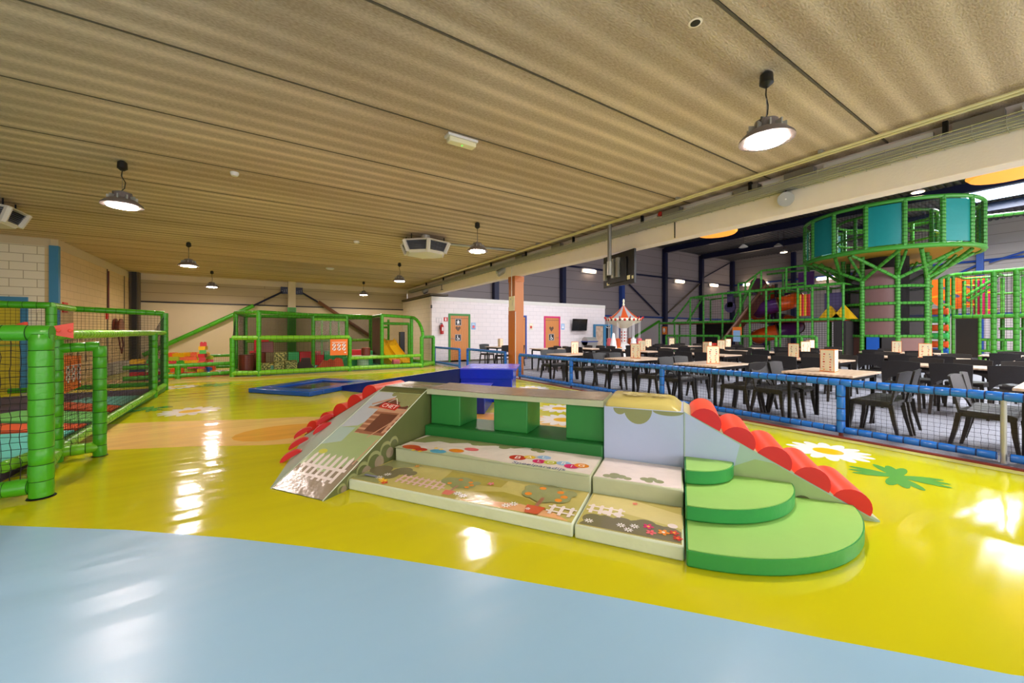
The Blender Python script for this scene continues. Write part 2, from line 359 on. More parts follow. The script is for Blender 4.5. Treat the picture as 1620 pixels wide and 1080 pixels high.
class Art:     # printed shapes lying on a surface; each lies a hair above the last
    def __init__(s, mb, fn, start=.0006, step=.00005): s.mb = mb; s.fn = fn; s.h = start; s.st = step
    def poly(s, pts, m): s.h += s.st; s.mb.add([s.fn(x, y, s.h) for x, y in pts], [tuple(range(len(pts)))], m)
    def disc(s, x, y, r, m, ry=None, n=18, rot=0):
        ry = ry or r; s.poly([(x+r*math.cos(a)*math.cos(rot)-ry*math.sin(a)*math.sin(rot), y+r*math.cos(a)*math.sin(rot)+ry*math.sin(a)*math.cos(rot)) for a in [2*PI*k/n for k in range(n)]], m)
    def blob(s, pts, m):
        for x, y, r in pts: s.disc(x, y, r, m)
    def flower(s, x, y, r, m, mc, n=5):
        for k in range(n):
            a = 2*PI*k/n; s.disc(x+r*.6*math.cos(a), y+r*.6*math.sin(a), r*.42, m, r*.3, 10, a)
        s.disc(x, y, r*.28, mc, n=10)
    def rect(s, x0, x1, y0, y1, m): s.poly([(x0, y0), (x1, y0), (x1, y1), (x0, y1)], m)
    def bar(s, x0, y0, x1, y1, w, m):
        dx, dy = x1-x0, y1-y0; L = math.hypot(dx, dy); nx, ny = -dy/L*w/2, dx/L*w/2
        s.poly([(x0+nx, y0+ny), (x1+nx, y1+ny), (x1-nx, y1-ny), (x0-nx, y0-ny)][::-1], m)
    def text(s, t, x, y, size, m, rot=0, sx=1):
        vs, fs = text_mesh(t); s.h += s.st; c, q = math.cos(rot), math.sin(rot)
        s.mb.add([s.fn(x+(vx_*sx*c-vy_*q)*size, y+(vx_*sx*q+vy_*c)*size, s.h) for vx_, vy_, _ in vs], fs, m)

# ================================================================== THE SETTING
CEIL, BX = 3.6, 6.35
# ---- play floor
fm = MB()
fm.box(-9, 6.02, -8, 20.2, -.1, 0, 'floor_yellow')
A = Art(fm, lambda x, y, h: (x, y, h), .0004, .00002)
P = lambda *pts: [onZ(px, py)[:2] for px, py in pts]
A.poly([(-9, -8), (6.0, -8), (6.0, -3.0)]+P((1600, 1067), (1450, 1037), (1300, 1009), (1140, 977), (1000, 950), (900, 932), (810, 916), (700, 896), (600, 880), (480, 864), (365, 851), (200, 838), (0, 831))+[(-2.3, 4.4), (-9, 5.6)], 'floor_blue')
A.poly([(-5, 7.6)]+[p for p in P((165, 712), (300, 706), (420, 704), (480, 700))]+[(.9, 4.95), (1.6, 4.75), (2.3, 4.55), (2.9, 4.3), (3.4, 3.9), (3.8, 3.9), (3.9, 4.5), (3.5, 5.2), (2.9, 5.75), (2.1, 6.1)]+P((540, 660), (480, 659), (400, 663), (250, 667), (170, 671))+[(-5, 9)], 'floor_peach')
A.disc(.2, 5.95, .55, 'floor_orange', .42); A.disc(2.75, 5.15, .7, 'floor_orange', .42, rot=-.5)
A.poly([(-4, 13.4)]+P((250, 609), (300, 605), (400, 602), (480, 597), (600, 590), (700, 582))+[(6.0, 14.4), (5, 15), (-4, 15)], 'floor_peach')
A.disc(.4, 13.5, 1.3, 'floor_orange', .3)
def daisy(x, y, r):
    for k in range(14): a = 2*PI*k/14; A.disc(x+r*.62*math.cos(a), y+r*.62*math.sin(a), r*.4, 'floor_white', r*.16, 12, a)
    A.disc(x, y, r*.62, 'floor_white'); A.disc(x, y, r*.36, 'floor_gold')
def clover(x, y, r, ph=.4):
    for k in range(4):
        a = PI/2*k+ph
        for q in (-.32, 0, .32): A.disc(x+r*.55*math.cos(a+q), y+r*.55*math.sin(a+q), r*.48, 'floor_leaf', r*.13, 12, a+q)
        A.disc(x+r*.3*math.cos(a), y+r*.3*math.sin(a), r*.3, 'floor_leaf', r*.2, 12, a)
for x, y, r in ((-1.05, 8.35, .42), (5.25, 1.72, .38), (3.78, 4.5, .38), (4.3, 5.2, .36), (-1.75, 12.2, .4), (5.3, 7.4, .4)): daisy(x, y, r)
for x, y, r in ((4.86, 1.08, .33), (-1.66, 8.95, .3), (-1.05, 12.2, .4), (5.2, 6.4, .45), (5.3, -.9, .4)): clover(x, y, r)
# pale worn border of the vinyl beside the blue fence
A.rect(5.86, 6.0, -8, 9.3, 'floor_pale')
tag(fm.build('floor', smooth=False), 'glossy yellow-green, peach and pale blue vinyl play floor with printed daisies', 'floor', kind='structure')
m = MB(); m.box(6.02, 38.3, -10, 20.2, -.1, 0, 'hall_floor')
tag(m.build('floor', smooth=False), 'grey floor of the dining hall behind the blue fence', 'floor', kind='structure')
m = MB(); m.box(6.0, 6.06, -8, 9.3, 0, .02, 'red_strip')
tag(m.build('trim_1'), 'brown-red edging strip between yellow play floor and grey floor', 'floor trim', kind='structure')
# ---- ceiling of concrete planks with ribs and open seams
m = MB()
y = 1.49-1.29*8
while y < 20.2:
    y1 = min(y+1.29, 20.2)
    pr_ = [(y+.005, CEIL+.03), (y+.014, CEIL+.002)]
    for k in range(1, 20):
        t = k/20; pr_.append((y+.012+(y1-y-.024)*t, CEIL+.002-.0008*math.cos(t*2*PI*5)))
    pr_ += [(y1-.014, CEIL+.002), (y1-.005, CEIL+.03)]
    vs = [(x, yy, z) for x in (-9, BX+.02) for yy, z in pr_]; n = len(pr_)
    m.add(vs, [(i, n+i, n+i+1, i+1) for i in range(n-1)], 'ceiling_concrete')
    m.box(-9, BX+.02, y-.007, y+.007, CEIL-.001, CEIL+.04, 'steel_grey')
    y += 1.29
m.box(-9, BX+.02, -9, 20.2, CEIL+.04, CEIL+.25, 'ceiling_concrete')
tag(m.build('ceiling'), 'stained ribbed concrete plank ceiling over the play floor', 'ceiling', kind='structure')
# ---- walls of the low room
m = MB(); m.box(-4.28, BX, 20.2, 20.4, 0, 2.5, 'plaster'); m.box(-4.28, BX, 20.21, 20.4, 2.5, 3.36, 'panel_beige'); m.box(-4.28, BX, 20.16, 20.4, 3.36, 3.6, 'plaster')
m.box(-4.28, BX, 20.15, 20.2, 2.49, 2.54, 'steel_black')
tag(m.build('wall_back'), 'beige back wall with a dark rail behind the ball play frame', 'wall', kind='structure')
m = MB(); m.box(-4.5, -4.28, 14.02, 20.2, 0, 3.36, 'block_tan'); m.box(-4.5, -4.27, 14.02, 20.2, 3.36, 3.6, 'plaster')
m.box(-4.29, -4.26, 17.5, 17.54, 0, 3.36, 'steel_grey'); m.box(-4.29, -4.26, 19.3, 19.33, 0, 3.36, 'steel_grey')
tag(m.build('wall_left'), 'tan block side wall running to the far left corner', 'wall', kind='structure')
m = MB(); m.box(-9, -4.5, 14.02, 14.2, 0, 3.42, 'block_cream'); m.box(-9, -4.4, 14.0, 14.2, 3.42, 3.6, 'plaster')
tag(m.build('wall_front_left'), 'cream painted block wall with the blue framed yellow door', 'wall', kind='structure')
m = MB(); m.box(-4.42, -4.26, 13.98, 14.1, 0, 3.44, 'blue_post')
tag(m.build('trim_2', bevel=.004), 'tall flat blue corner trim on the cream block wall', 'corner trim', kind='structure')
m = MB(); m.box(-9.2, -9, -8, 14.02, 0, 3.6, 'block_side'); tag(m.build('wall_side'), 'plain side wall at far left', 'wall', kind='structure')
m = MB(); m.box(-4.26, -4.0, 19.9, 20.15, 0, 3.6, 'steel_grey'); m.box(-4.2, -4.06, 19.85, 19.9, 0, 3.6, 'steel_black')
tag(m.build('steel_column'), 'grey-brown steel column in the far left corner', 'column')
# ---- concrete beam, pillar
m = MB(); m.box(BX, BX+.25, -9, 20.2, 3.03, 3.62, 'beam_cream')
m.box(6.05, 6.9, 16.04, 20.2, 2.94, 3.03, 'steel_grey')
tag(m.build('trim_3', bevel=.01), 'long cream concrete beam along the edge of the low ceiling', 'beam', kind='structure')
t = thing('support_pillar', (6.5, 9.95, 0), 'square orange wood-clad pillar under the cream beam', 'pillar')
m = MB(); m.box(BX+.01, 6.68, 9.78, 10.13, 0, 2.86, 'pillar_wood'); m.build('cladding', t, bevel=.004)
m = MB(); m.box(BX, 6.69, 9.77, 10.14, 2.86, 3.03, 'pillar_wood_dark'); m.box(BX-.005, BX+.012, 9.8, 10.12, 0, 2.1, 'pillar_wood_dark'); m.build('side_board', t)
m = MB(); m.box(BX-.015, BX-.004, 9.77, 10.08, 1.98, 2.42, 'sign_cream'); A = Art(m, lambda x, y, h: (BX-.015-h, y, x)); A.bar(2.3, 9.85, 2.12, 9.9, .012, 'ink_grey'); A.disc(2.34, 9.98, .02, 'ink_grey')
m.build('paper_notice', t)
m = MB(); m.tube((BX-.03, 9.9, 2.42), (BX-.03, 9.9, 3.4), .012, 'plastic_white', 6); m.tube((BX+.02, 9.765, .02), (BX+.02, 9.765, 1.95), .012, 'plastic_white', 6); m.build('cable_conduit', t)
# ---- toilet block
TY = 16.04
m = MB(); m.box(6.12, 16.68, TY, TY+.2, 0, 2.72, 'block_white'); m.box(6.1, 16.7, TY-.01, TY+.22, 2.72, 2.9, 'white_paint')
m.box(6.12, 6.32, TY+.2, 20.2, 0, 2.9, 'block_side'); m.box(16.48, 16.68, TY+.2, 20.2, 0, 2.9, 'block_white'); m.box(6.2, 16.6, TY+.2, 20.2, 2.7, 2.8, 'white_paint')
m.box(6.12, 16.68, TY-.012, TY, 0, .08, 'steel_grey')
tag(m.build('wall_toilets'), 'white painted block wall of the toilet rooms', 'wall', kind='structure')
def fig_sign(A, x, y, w, kind):
    A.rect(x-w*.58, x+w*.58, y-w*.58, y+w*.58, 'ink_grey'); A.rect(x-w/2, x+w/2, y-w/2, y+w/2, 'ink_black')
    if kind == 'child':
        A.disc(x, y+w*.24, w*.12, 'ink_white'); A.poly([(x-w*.1, y+w*.12), (x-w*.2, y-w*.15), (x+w*.2, y-w*.15), (x+w*.1, y+w*.12)], 'ink_white')
        A.bar(x-w*.32, y+w*.06, x+w*.32, y+w*.06, w*.09, 'ink_white'); A.bar(x-w*.1, y-w*.15, x-w*.16, y-w*.4, w*.1, 'ink_white'); A.bar(x+w*.1, y-w*.15, x+w*.16, y-w*.4, w*.1, 'ink_white')
    else:
        A.disc(x-w*.1, y+w*.3, w*.09, 'ink_white'); A.bar(x-w*.1, y+w*.2, x-w*.06, y-w*.1, w*.12, 'ink_white'); A.bar(x-w*.06, y-w*.08, x+w*.2, y-w*.08, w*.1, 'ink_white')
        A.bar(x+w*.18, y-w*.08, x+w*.28, y-w*.34, w*.09, 'ink_white'); A.disc(x-w*.04, y-w*.2, w*.22, 'ink_white'); A.disc(x-w*.04, y-w*.2, w*.14, 'ink_black')
def heart(A, x, y, w):
    A.poly([(x, y-w*.5), (x+w*.5, y+.06*w), (x+w*.45, y+.3*w), (x+w*.25, y+.4*w), (x, y+.2*w), (x-w*.25, y+.4*w), (x-w*.45, y+.3*w), (x-w*.5, y+.06*w)], 'ink_brown')
def door(name, x0, x1, z, frame, label, signs=(), yy=TY, leaf='door_wood', hl=True):
    t = thing(name, ((x0+x1)/2, yy, 0), label, 'door', kind='structure')
    m = MB(); w = .09; m.box(x0, x0+w, yy-.03, yy+.01, 0, z, frame); m.box(x1-w, x1, yy-.03, yy+.01, 0, z, frame); m.box(x0+w, x1-w, yy-.03, yy+.01, z-w, z, frame); m.build('door_frame', t)
    m = MB(); m.box(x0+w, x1-w, yy-.012, yy+.005, .01, z-w, leaf); A = Art(m, lambda x, y, h: (x, yy-.012-h, y))
    if leaf == 'door_wood': A.rect(x0+w+.01, x1-w-.01, z-w-.13, z-w-.11, 'print_wood_dark')
    for k in signs:
        if k[0] == 'heart': heart(A, k[1], k[2], k[3])
        else: fig_sign(A, k[1], k[2], k[3], k[0])
    leaf_o = m.build('door_leaf', t)
    m = MB(); hx = x0+w+.06 if hl else x1-w-.06; sg = 1 if hl else -1
    m.tube((hx, yy-.013, 1.06), (hx, yy-.06, 1.06), .012, 'metal_grey'); m.tube((hx, yy-.06, 1.06), (hx+sg*.12, yy-.06, 1.06), .01, 'metal_grey'); m.build('door_handle', leaf_o)
    return t
door('door_1', 6.9, 7.97, 2.17, 'door_green', 'wooden toilet door in a green frame left of the orange pillar', (('child', 7.37, 1.79, .26), ('heart', 7.36, 1.5, .26), ('wheel', 7.36, 1.09, .26)))
door('door_2', 10.05, 11.13, 2.18, 'steel_blue', 'wooden door in a blue frame mostly hidden behind the orange pillar', (('heart', 10.6, 1.5, .26),))
door('door_3', 12.23, 13.31, 2.18, 'door_pink', 'wooden toilet door in a bright pink frame', (('heart', 12.72, 1.52, .3), ('wheel', 12.72, 1.08, .3)), hl=False)
# yellow door at far left
t = thing('door_4', (-5.4, 14.0, 0), 'yellow door in a blue frame in the cream block wall at left', 'door', kind='structure')
m = MB(); m.box(-4.87, -4.76, 13.97, 14.02, 0, 2.16, 'blue_post'); m.box(-6.3, -4.87, 13.97, 14.02, 2.05, 2.16, 'blue_post'); m.box(-6.3, -6.19, 13.97, 14.02, 0, 2.05, 'blue_post'); m.build('door_frame', t)
m = MB(); m.box(-6.19, -4.87, 13.99, 14.02, .01, 2.05, 'yellow_panel'); m.box(-6.19, -4.87, 13.985, 13.995, 1.0, 1.02, 'ink_green'); m.build('door_leaf', t)
# ---- hall: back wall, right wall, roof
m = MB(); m.box(BX+.25, 38.3, 20.2, 20.4, 2.55, 8.4, 'panel_grey'); m.box(BX+.25, 38.3, 20.2, 20.4, 0, 2.55, 'plaster_hall')
tag(m.build('wall_hall_back'), 'grey panelled end wall of the high dining hall', 'wall', kind='structure')
m = MB(); m.box(38.3, 38.5, -10, 20.4, 2.55, 8.4, 'panel_grey_side'); m.box(38.3, 38.5, -10, 20.4, 0, 2.55, 'plaster_hall')
tag(m.build('wall_hall_right'), 'grey panelled side wall behind the climbing frames', 'wall', kind='structure')
m = MB(); m.box(BX+.25, BX+.4, -10, 20.2, 3.62, 8.4, 'panel_grey_side'); tag(m.build('wall_hall_left'), 'hall wall above the cream beam', 'wall', kind='structure')
m = MB(); holes = ((28.1, 31.9, 1.6, 4.2), (8.1, 19.9, -5.5, -2.5), (9.1, 14.9, 9, 11))  # first opening is real; the others are added for the fill lamps
def deck(x0, x1, y0, y1):   # corrugated steel deck, corrugations across X
    if x1-x0 < .02 or y1-y0 < .02: return
    n = max(1, int((y1-y0)/.25)); pts = []
    for i in range(n):
        a = y0+(y1-y0)*i/n; w = (y1-y0)/n; pts += [(a, 8.3), (a+w*.4, 8.3), (a+w*.5, 8.38), (a+w*.9, 8.38)]
    pts.append((y1, 8.3)); k = len(pts)
    m.add([(x, yy, z) for x in (x0, x1) for yy, z in pts], [(i, k+i, k+i+1, i+1) for i in range(k-1)], 'roof_steel'); m.box(x0, x1, y0, y1, 8.39, 8.5, 'roof_steel')
XC = sorted({BX+.25, 38.3}|{h[0] for h in holes}|{h[1] for h in holes}); YC = sorted({-10, 20.2}|{h[2] for h in holes}|{h[3] for h in holes})
for xa, xb in zip(XC, XC[1:]):
    for yc0, yc1 in zip(YC, YC[1:]):
        if not any(h[0] <= xa and xb <= h[1] and h[2] <= yc0 and yc1 <= h[3] for h in holes): deck(xa, xb, yc0, yc1)
tag(m.build('ceiling', smooth=False), 'grey corrugated steel roof deck of the dining hall', 'ceiling', kind='structure')
for n_h, (hx0, hx1, hy0, hy1) in enumerate(holes):
    t = thing('window_%d' % (n_h+1), ((hx0+hx1)/2, (hy0+hy1)/2, 8.3), ('bright rectangular rooflight in the hall roof at upper right', 'long added rooflight opening for fill light over the near end of the dining hall', 'added rooflight opening for fill light over the dining tables near the toilets')[n_h], 'rooflight', kind='structure')
    m = MB()
    for a in ((hx0-.1, hx0+.06, hy0-.1, hy1+.1), (hx1-.06, hx1+.1, hy0-.1, hy1+.1), (hx0, hx1, hy0-.1, hy0+.06), (hx0, hx1, hy1-.06, hy1+.1)): m.box(a[0], a[1], a[2], a[3], 8.24, 8.8, 'foam_blue')
    m.build('window_frame', t)
    m = MB(); m.box(hx0, hx1, hy0, hy1, 8.7, 8.72, 'rooflight_pane'); m.build('window_pane', t)

# steel: columns and roof beams
def hcol(x, y, z1, horiz, label, m_='steel_navy'):
    m = MB(); a, b = (.3, .3)
    m.box(x-a/2, x+a/2, y-b/2, y-b/2+.03, 0, z1, m_); m.box(x-a/2, x+a/2, y+b/2-.03, y+b/2, 0, z1, m_); m.box(x-.02, x+.02, y-b/2+.03, y+b/2-.03, 0, z1, m_)
    m.box(x-a/2, x-a/2+.03, y-b/2+.03, y+b/2-.03, 0, z1, m_)
    return tag(m.build('steel_column', loc=(x, y, 0)), label, 'column', 'navy steel columns of the hall')
for x, lab in ((11.64, 'second navy column from the left above the toilet wall'), (16.86, 'navy column just above the right end of the toilet wall'), (22.6, 'blue column behind the toy carousel'),
               (27.75, 'navy column at the left end of the climbing frame'), (32.95, 'navy column behind the left climbing frame'), (38.1, 'navy column in the far corner of the hall')):
    hcol(x, 20.0, 8.2, 'X', lab, 'steel_blue' if x == 22.6 else 'steel_navy')
hcol(38.12, 14.88, 8.2, 'Y', 'navy column behind the orange and purple tube slide'); hcol(38.12, 9.75, 8.2, 'Y', 'navy column hidden behind the round tower')
hcol(38.12, 4.64, 8.2, 'Y', 'blue column behind the orange play panel', 'steel_blue'); hcol(38.12, -.5, 8.2, 'Y', 'navy column right of the climbing frames')
for i, x in enumerate((11.64, 16.86, 22.6, 27.75, 32.95)):
    m = MB(); m.box(x-.15, x+.15, -10, 20.0, 7.86, 7.89, 'steel_navy'); m.box(x-.15, x+.15, -10, 20.0, 8.25, 8.28, 'steel_navy'); m.box(x-.02, x+.02, -10, 20, 7.89, 8.25, 'steel_navy'); m.box(x-.15, x-.12, -10, 20, 7.89, 8.25, 'steel_navy')
    tag(m.build('roof_beam'), ('navy roof beam nearest the cream concrete beam', 'second navy roof beam, over the dining tables', 'third navy roof beam, left of the round tower', 'navy roof beam passing over the round tower', 'navy roof beam behind the round tower')[i], 'beam', 'navy roof beams')
def wallrail(p0, p1, r, lab, m_='steel_navy'):
    m = MB(); m.tube(p0, p1, r, m_, 6); tag(m.build('wall_rail'), lab, 'steel rail')
wallrail((16.7, 20.1, 2.56), (38, 20.1, 2.56), .07, 'lower navy horizontal rail on the end wall', 'steel_blue'); wallrail((11, 20.1, 5.86), (38, 20.1, 5.86), .07, 'upper navy horizontal rail on the end wall')
wallrail((38.2, -6, 2.5), (38.2, 20, 2.5), .08, 'lower blue rail on the side wall', 'steel_blue'); wallrail((38.2, -6, 5.88), (38.2, 20, 5.88), .07, 'upper navy rail on the side wall', 'steel_blue')
def brace(p0, p1, r, m_, lab, pad=None):
    m = MB(); m.tube(p0, p1, r, m_, 6)
    if pad: a, b, rr = pad; m.pad(a, b, rr, 'pad_green', 'pad_green_seam', .2, 8)
    tag(m.build('wall_brace'), lab, 'brace', 'steel cross braces')
brace(onY(991, 445, 20.05), onY(1043, 498, 20.05), .06, 'steel_navy', 'dark brace falling right to the column by the green frame')
brace(onY(1053, 498, 20.05), onY(1107, 449, 20.05), .06, 'steel_grey', 'grey brace rising right between two navy columns')
brace(onY(1112, 440, 20.05), onY(1156, 415, 20.05), .05, 'steel_navy', 'thin dark brace rising to the hall corner')
brace(onX(1565, 415, 38.1), onX(1620, 398, 38.1), .06, 'steel_blue', 'blue brace rising right of the blue column')
brace(onX(1548, 418, 38.1), onX(1500, 440, 38.1), .06, 'steel_blue', 'blue brace falling left of the blue column')
m = MB(); m.pad(onY(1005, 532, 20.12), onY(1043, 508, 20.12), .1, 'pad_green', 'pad_green_seam', .3, 8)
tag(m.build('padded_brace'), 'green padded brace rising behind the toy carousel', 'brace')
# battens
for i, (px, py, w) in enumerate(((934, 428.5, 1), (1077, 445, 1), (1131, 451, 1))):
    p = onY(px, py, 20.0); m = MB(); m.box(p[0]-.5, p[0]+.5, 19.98, 20.1, p[2]-.09, p[2]+.09, 'batten_glow'); m.box(p[0]-.72, p[0]+.72, 20.1, 20.2, p[2]-.14, p[2]+.14, 'white_paint')
    tag(m.build('wall_light', loc=p), ('lit batten light on the end wall left of the hanging television', 'lit batten light right of the hanging television', 'lit batten light nearest the hall corner')[i], 'light', 'lit battens on the hall walls')
for i, (px, py) in enumerate(((1185, 449.5), (1204, 448), (1305, 440))):
    p = onX(px, py, 38.1); m = MB(); m.box(38.05, 38.2, p[1]-.5, p[1]+.5, p[2]-.09, p[2]+.09, 'batten_glow'); m.box(38.2, 38.3, p[1]-.62, p[1]+.62, p[2]-.14, p[2]+.14, 'white_paint')
    tag(m.build('wall_light', loc=p), ('lit batten light on the side wall left of the tube slide top', 'lit batten light above the tube slide', 'lit batten light beside the round tower')[i], 'light', 'lit battens on the hall walls')
for i, (x, y) in enumerate(((13.8, 7.8), (14.2, 1.3))):
    m = MB(); m.lathe([(.05, .22), (.3, .2), (.62, .08), (.66, 0), (.6, -.07), (.3, -.12), (.02, -.13)], (x, y, 4.95), 'shade_orange', 28); m.tube((x, y, 5.1), (x, y, 8.34), .015, 'metal_dark', 6)
    tag(m.build('ceiling_lamp', loc=(x, y, 4.95)), ('large flat orange pendant shade left of the round tower', 'large flat orange pendant shade at upper right by the rooflight')[i], 'lamp', 'orange pendant shades')
for i, (px, py, d) in enumerate(((1452, 304, 17), (1176, 391, 22), (1240, 399, 26), (1231, 389, 25))):
    r = _ray(px, py); x, y, z = r[0]*d, r[1]*d, EYE+r[2]*d
    m = MB(); m.lathe([(.06, .16), (.2, .05), (.24, 0), (.02, -.01)], (x, y, z), 'white_paint', 14); m.lathe([(.2, -.012), (.01, -.02)], (x, y, z), 'batten_glow' if i in (0, 2) else 'plastic_white', 14); m.tube((x, y, z+.1), (x, y, 8.34), .012, 'metal_dark', 5)
    tag(m.build('high_bay_lamp', loc=(x, y, z)), ('small lit lamp under the roof above the round tower', 'small unlit lamp under the roof left of the round tower', 'small lit lamp near the top of the side wall', 'small grey lamp beneath the roof left of the tower ring')[i], 'lamp', 'high bay lamps in the hall')

# ---- services along the beam
m = MB()
for dx in (0, .075): m.tube((5.88+dx, -8, CEIL-.05), (5.88+dx, 15.5, CEIL-.05), .016, 'pipe_cream', 8)
for y in range(-6, 16, 2): m.box(5.85, 6.0, y-.02, y+.02, CEIL-.04, CEIL, 'metal_galv')
tag(m.build('ceiling_pipes'), 'pair of thin cream pipes clipped under the ceiling beside the beam', 'pipes')
t = thing('cable_tray', (6.2, 5, 3.35), 'long grey wire cable tray along the top of the cream beam', 'cable tray')
m = MB()
for z, x in ((3.33, 6.12), (3.36, 6.12), (3.40, 6.12), (3.44, 6.12), (3.33, 6.2), (3.33, 6.28), (3.44, 6.34)): m.tube((x, -8, z), (x, 19.5, z), .006, 'metal_galv', 4)
y = -8
while y < 19.5: m.path([(6.12, y, 3.45), (6.12, y, 3.33), (6.34, y, 3.33)], .004, 'metal_galv', 4); y += .22
m.build('wire_basket', t, smooth=False)
m = MB(); m.box(6.135, 6.33, -8, 19.4, 3.34, 3.4, 'metal_galv'); m.tube((6.16, -8, 3.42), (6.16, 19.3, 3.42), .02, 'ink_grey', 6); m.tube((6.22, -8, 3.425), (6.22, 19.3, 3.425), .022, 'metal_grey', 6); m.build('cable_bundle', t)
for y in range(-1, 19, 2): m = MB(); m.box(6.2, 6.25, y-.02, y+.02, 3.4, CEIL, 'metal_dark'); m.build('hanger', t)
for y in (.6, 2.2, 2.9, 4.2, 7.5, 9.2): m = MB(); m.box(6.22, 6.34, y, y+.35, 3.43, 3.56, 'metal_grey'); m.build('junction_box', t)
t = thing('trunking', (6.3, 5, 3.5), 'white cable trunking in short lengths above the wire tray', 'trunking')
for y0, y1 in ((-2, .5), (1.1, 2.1), (2.4, 2.85), (3.3, 4.1), (4.7, 6.9), (7.9, 9.1), (9.8, 11.5), (12, 14)): m = MB(); m.box(6.27, 6.345, y0, y1, 3.47, 3.55, 'plastic_white'); m.build('trunking_length', t)
p = onX(1047, 339, 6.3); m = MB(); m.lathe([(.045, 0), (.045, .06), (.02, .08)], p, 'ink_red', 12, (-1, 0, 0)); tag(m.build('fire_sounder', loc=p), 'small round red alarm above the beam tray', 'alarm')
for i, (px, y0, y1) in enumerate(((1067, 346, 376), (1047, 0, 0), (804, 0, 0))):
    if i: continue
    a, b = onX(px, y0, BX-.02), onX(px, y1, BX-.02); m = MB(); m.tube((BX-.012, a[1], 3.42), (BX-.012, a[1], 3.05), .01, 'metal_dark', 6); tag(m.build('cable_drop', loc=a), 'short dark cable drop on the face of the cream beam', 'cable')
p = onX(698.5, 462, BX-.02); m = MB(); m.tube((BX-.012, p[1], 3.36), (BX-.012, p[1], 3.15), .012, 'metal_dark', 6); m.box(BX-.02, BX, p[1]-.12, p[1]+.12, 3.13, 3.15, 'metal_dark'); tag(m.build('wall_bracket', loc=p), 'small dark bracket on the beam near its far end', 'bracket')
def speaker(c, aim, L, r, lab, ring=True):
    c, a = Vector(c), Vector(aim).normalized(); t = thing('speaker', c, lab, 'speaker', 'speakers on the cream beam')
    m = MB(); m.lathe([(r*.9, -L), (r, -L*.9), (r, 0)], c, 'metal_galv', 24, a); m.build('speaker_body', t)
    m = MB(); m.lathe([(r*.96, 0), (r*.96, .008), (.01, .012)], c, 'ink_grey', 24, a); m.lathe([(r*.12, .012), (.01, .02)], c, 'plastic_white', 12, a); m.build('speaker_grille', t)
    m = MB(); q = c-a*L*.6; m.tube(q+Vector((0, 0, r*.9)), q+Vector((0, 0, r+.12)), .014, 'metal_dark', 6); m.box(q.x-.02, BX, q.y-.02, q.y+.02, q.z+r+.1, q.z+r+.13, 'metal_dark'); m.build('bracket', t)
speaker(onX(1243, 315, 6.15), (-.9, -.35, -.3), .24, .1, 'round grey speaker on the beam right of the ceiling lamp')
speaker(onX(787, 433, 6.15), (-.83, .2, -.5), .34, .1, 'grey tube speaker on the beam left of the pillar top')
speaker(onX(669, 462, 6.15), (-.83, .2, -.5), .36, .11, 'grey tube speaker near the far end of the beam')

# hanging television seen from behind
t = thing('hanging_television', (6.0, 5.65, 3.5), 'black television hanging from the beam on a grey pole, seen from behind', 'television')
m = MB(); m.tube((6.01, 5.65, 3.6), (6.01, 5.65, 2.52), .042, 'metal_grey', 14); m.build('pole', t)
ta, tb = Vector((6.33, 6.13, 0)), Vector((6.09, 5.08, 0)); td = (tb-ta).normalized(); tn = Vector((-td.y, td.x, 0))
if tn.x < 0: tn = -tn
tvf = lambda x, y, z: tuple(ta+td*x+tn*y+Vector((0, 0, z)))
m = MB(); m.box(0, 1.07, 0, .05, 2.29, 2.97, 'plastic_black', tvf); m.box(.2, .85, -.03, 0, 2.36, 2.85, 'plastic_black', tvf); m.build('television_case', t, bevel=.006)
m = MB(); m.box(.01, 1.06, .05, .056, 2.3, 2.96, 'screen', tvf); m.build('screen_panel', t)
m = MB(); m.box(.12, .66, -.05, -.03, 2.5, 2.8, 'metal_dark', tvf); m.box(.42, .5, -.09, -.03, 2.46, 2.86, 'metal_galv', tvf); m.box(.58, .66, -.09, -.03, 2.46, 2.86, 'metal_galv', tvf); m.box(.12, .2, -.09, -.03, 2.44, 2.8, 'metal_galv', tvf); m.tube((6.01, 5.65, 2.5), (6.01, 5.65, 2.78), .06, 'metal_galv', 12); m.build('wall_mount', t)
for sa, sb, sz, sz1 in ((.84, .94, 2.38, 2.46), (.14, .24, 2.34, 2.4), (1.0, 1.05, 2.38, 2.44)): m = MB(); m.box(sa, sb, -.006, 0, sz, sz1, 'sign_cream', tvf); m.build('sticker', t)

# ---- pendant lamps
def pendant(loc):
    t = thing('pendant_lamp', loc, 'x', 'lamp', 'round pendant lamps under the concrete ceiling')
    x, y, z = loc
    m = MB(); m.lathe([(.03, 0), (.05, -.02), (.055, -.1), (.02, -.13)], loc, 'plastic_black', 14); m.build('canopy', t)
    m = MB(); m.path([(x, y, z-.12), (x-.01, y, z-.2), (x+.03, y, z-.28), (x+.02, y, z-.36), (x-.03, y, z-.43), (x, y, z-.47)], .006, 'plastic_black', 6); m.tube((x, y, z-.12), (x, y, z-.45), .003, 'metal_grey', 4); m.build('cord', t)
    m = MB(); m.lathe([(.05, -.42), (.09, -.43), (.1, -.5), (.16, -.53), (.21, -.58), (.215, -.6), (.15, -.604)], loc, 'chair_taupe', 28)
    for k in range(10):
        a = 2*PI*k/10; m.box(.09, .15, -.006, .006, z-.53, z-.47, 'metal_galv', lambda px, py, pz, a=a: (x+px*math.cos(a)-py*math.sin(a), y+px*math.sin(a)+py*math.cos(a), pz))
    m.path([(x-.1, y, z-.5), (x-.09, y, z-.42), (x, y, z-.4), (x+.09, y, z-.42), (x+.1, y, z-.5)], .008, 'metal_grey', 6); hs_ = m.build('housing', t)
    m = MB(); m.lathe([(.15, -.606), (.15, -.612), (.01, -.614)], loc, 'lamp_glow', 28); m.build('lens', hs_)
    return t
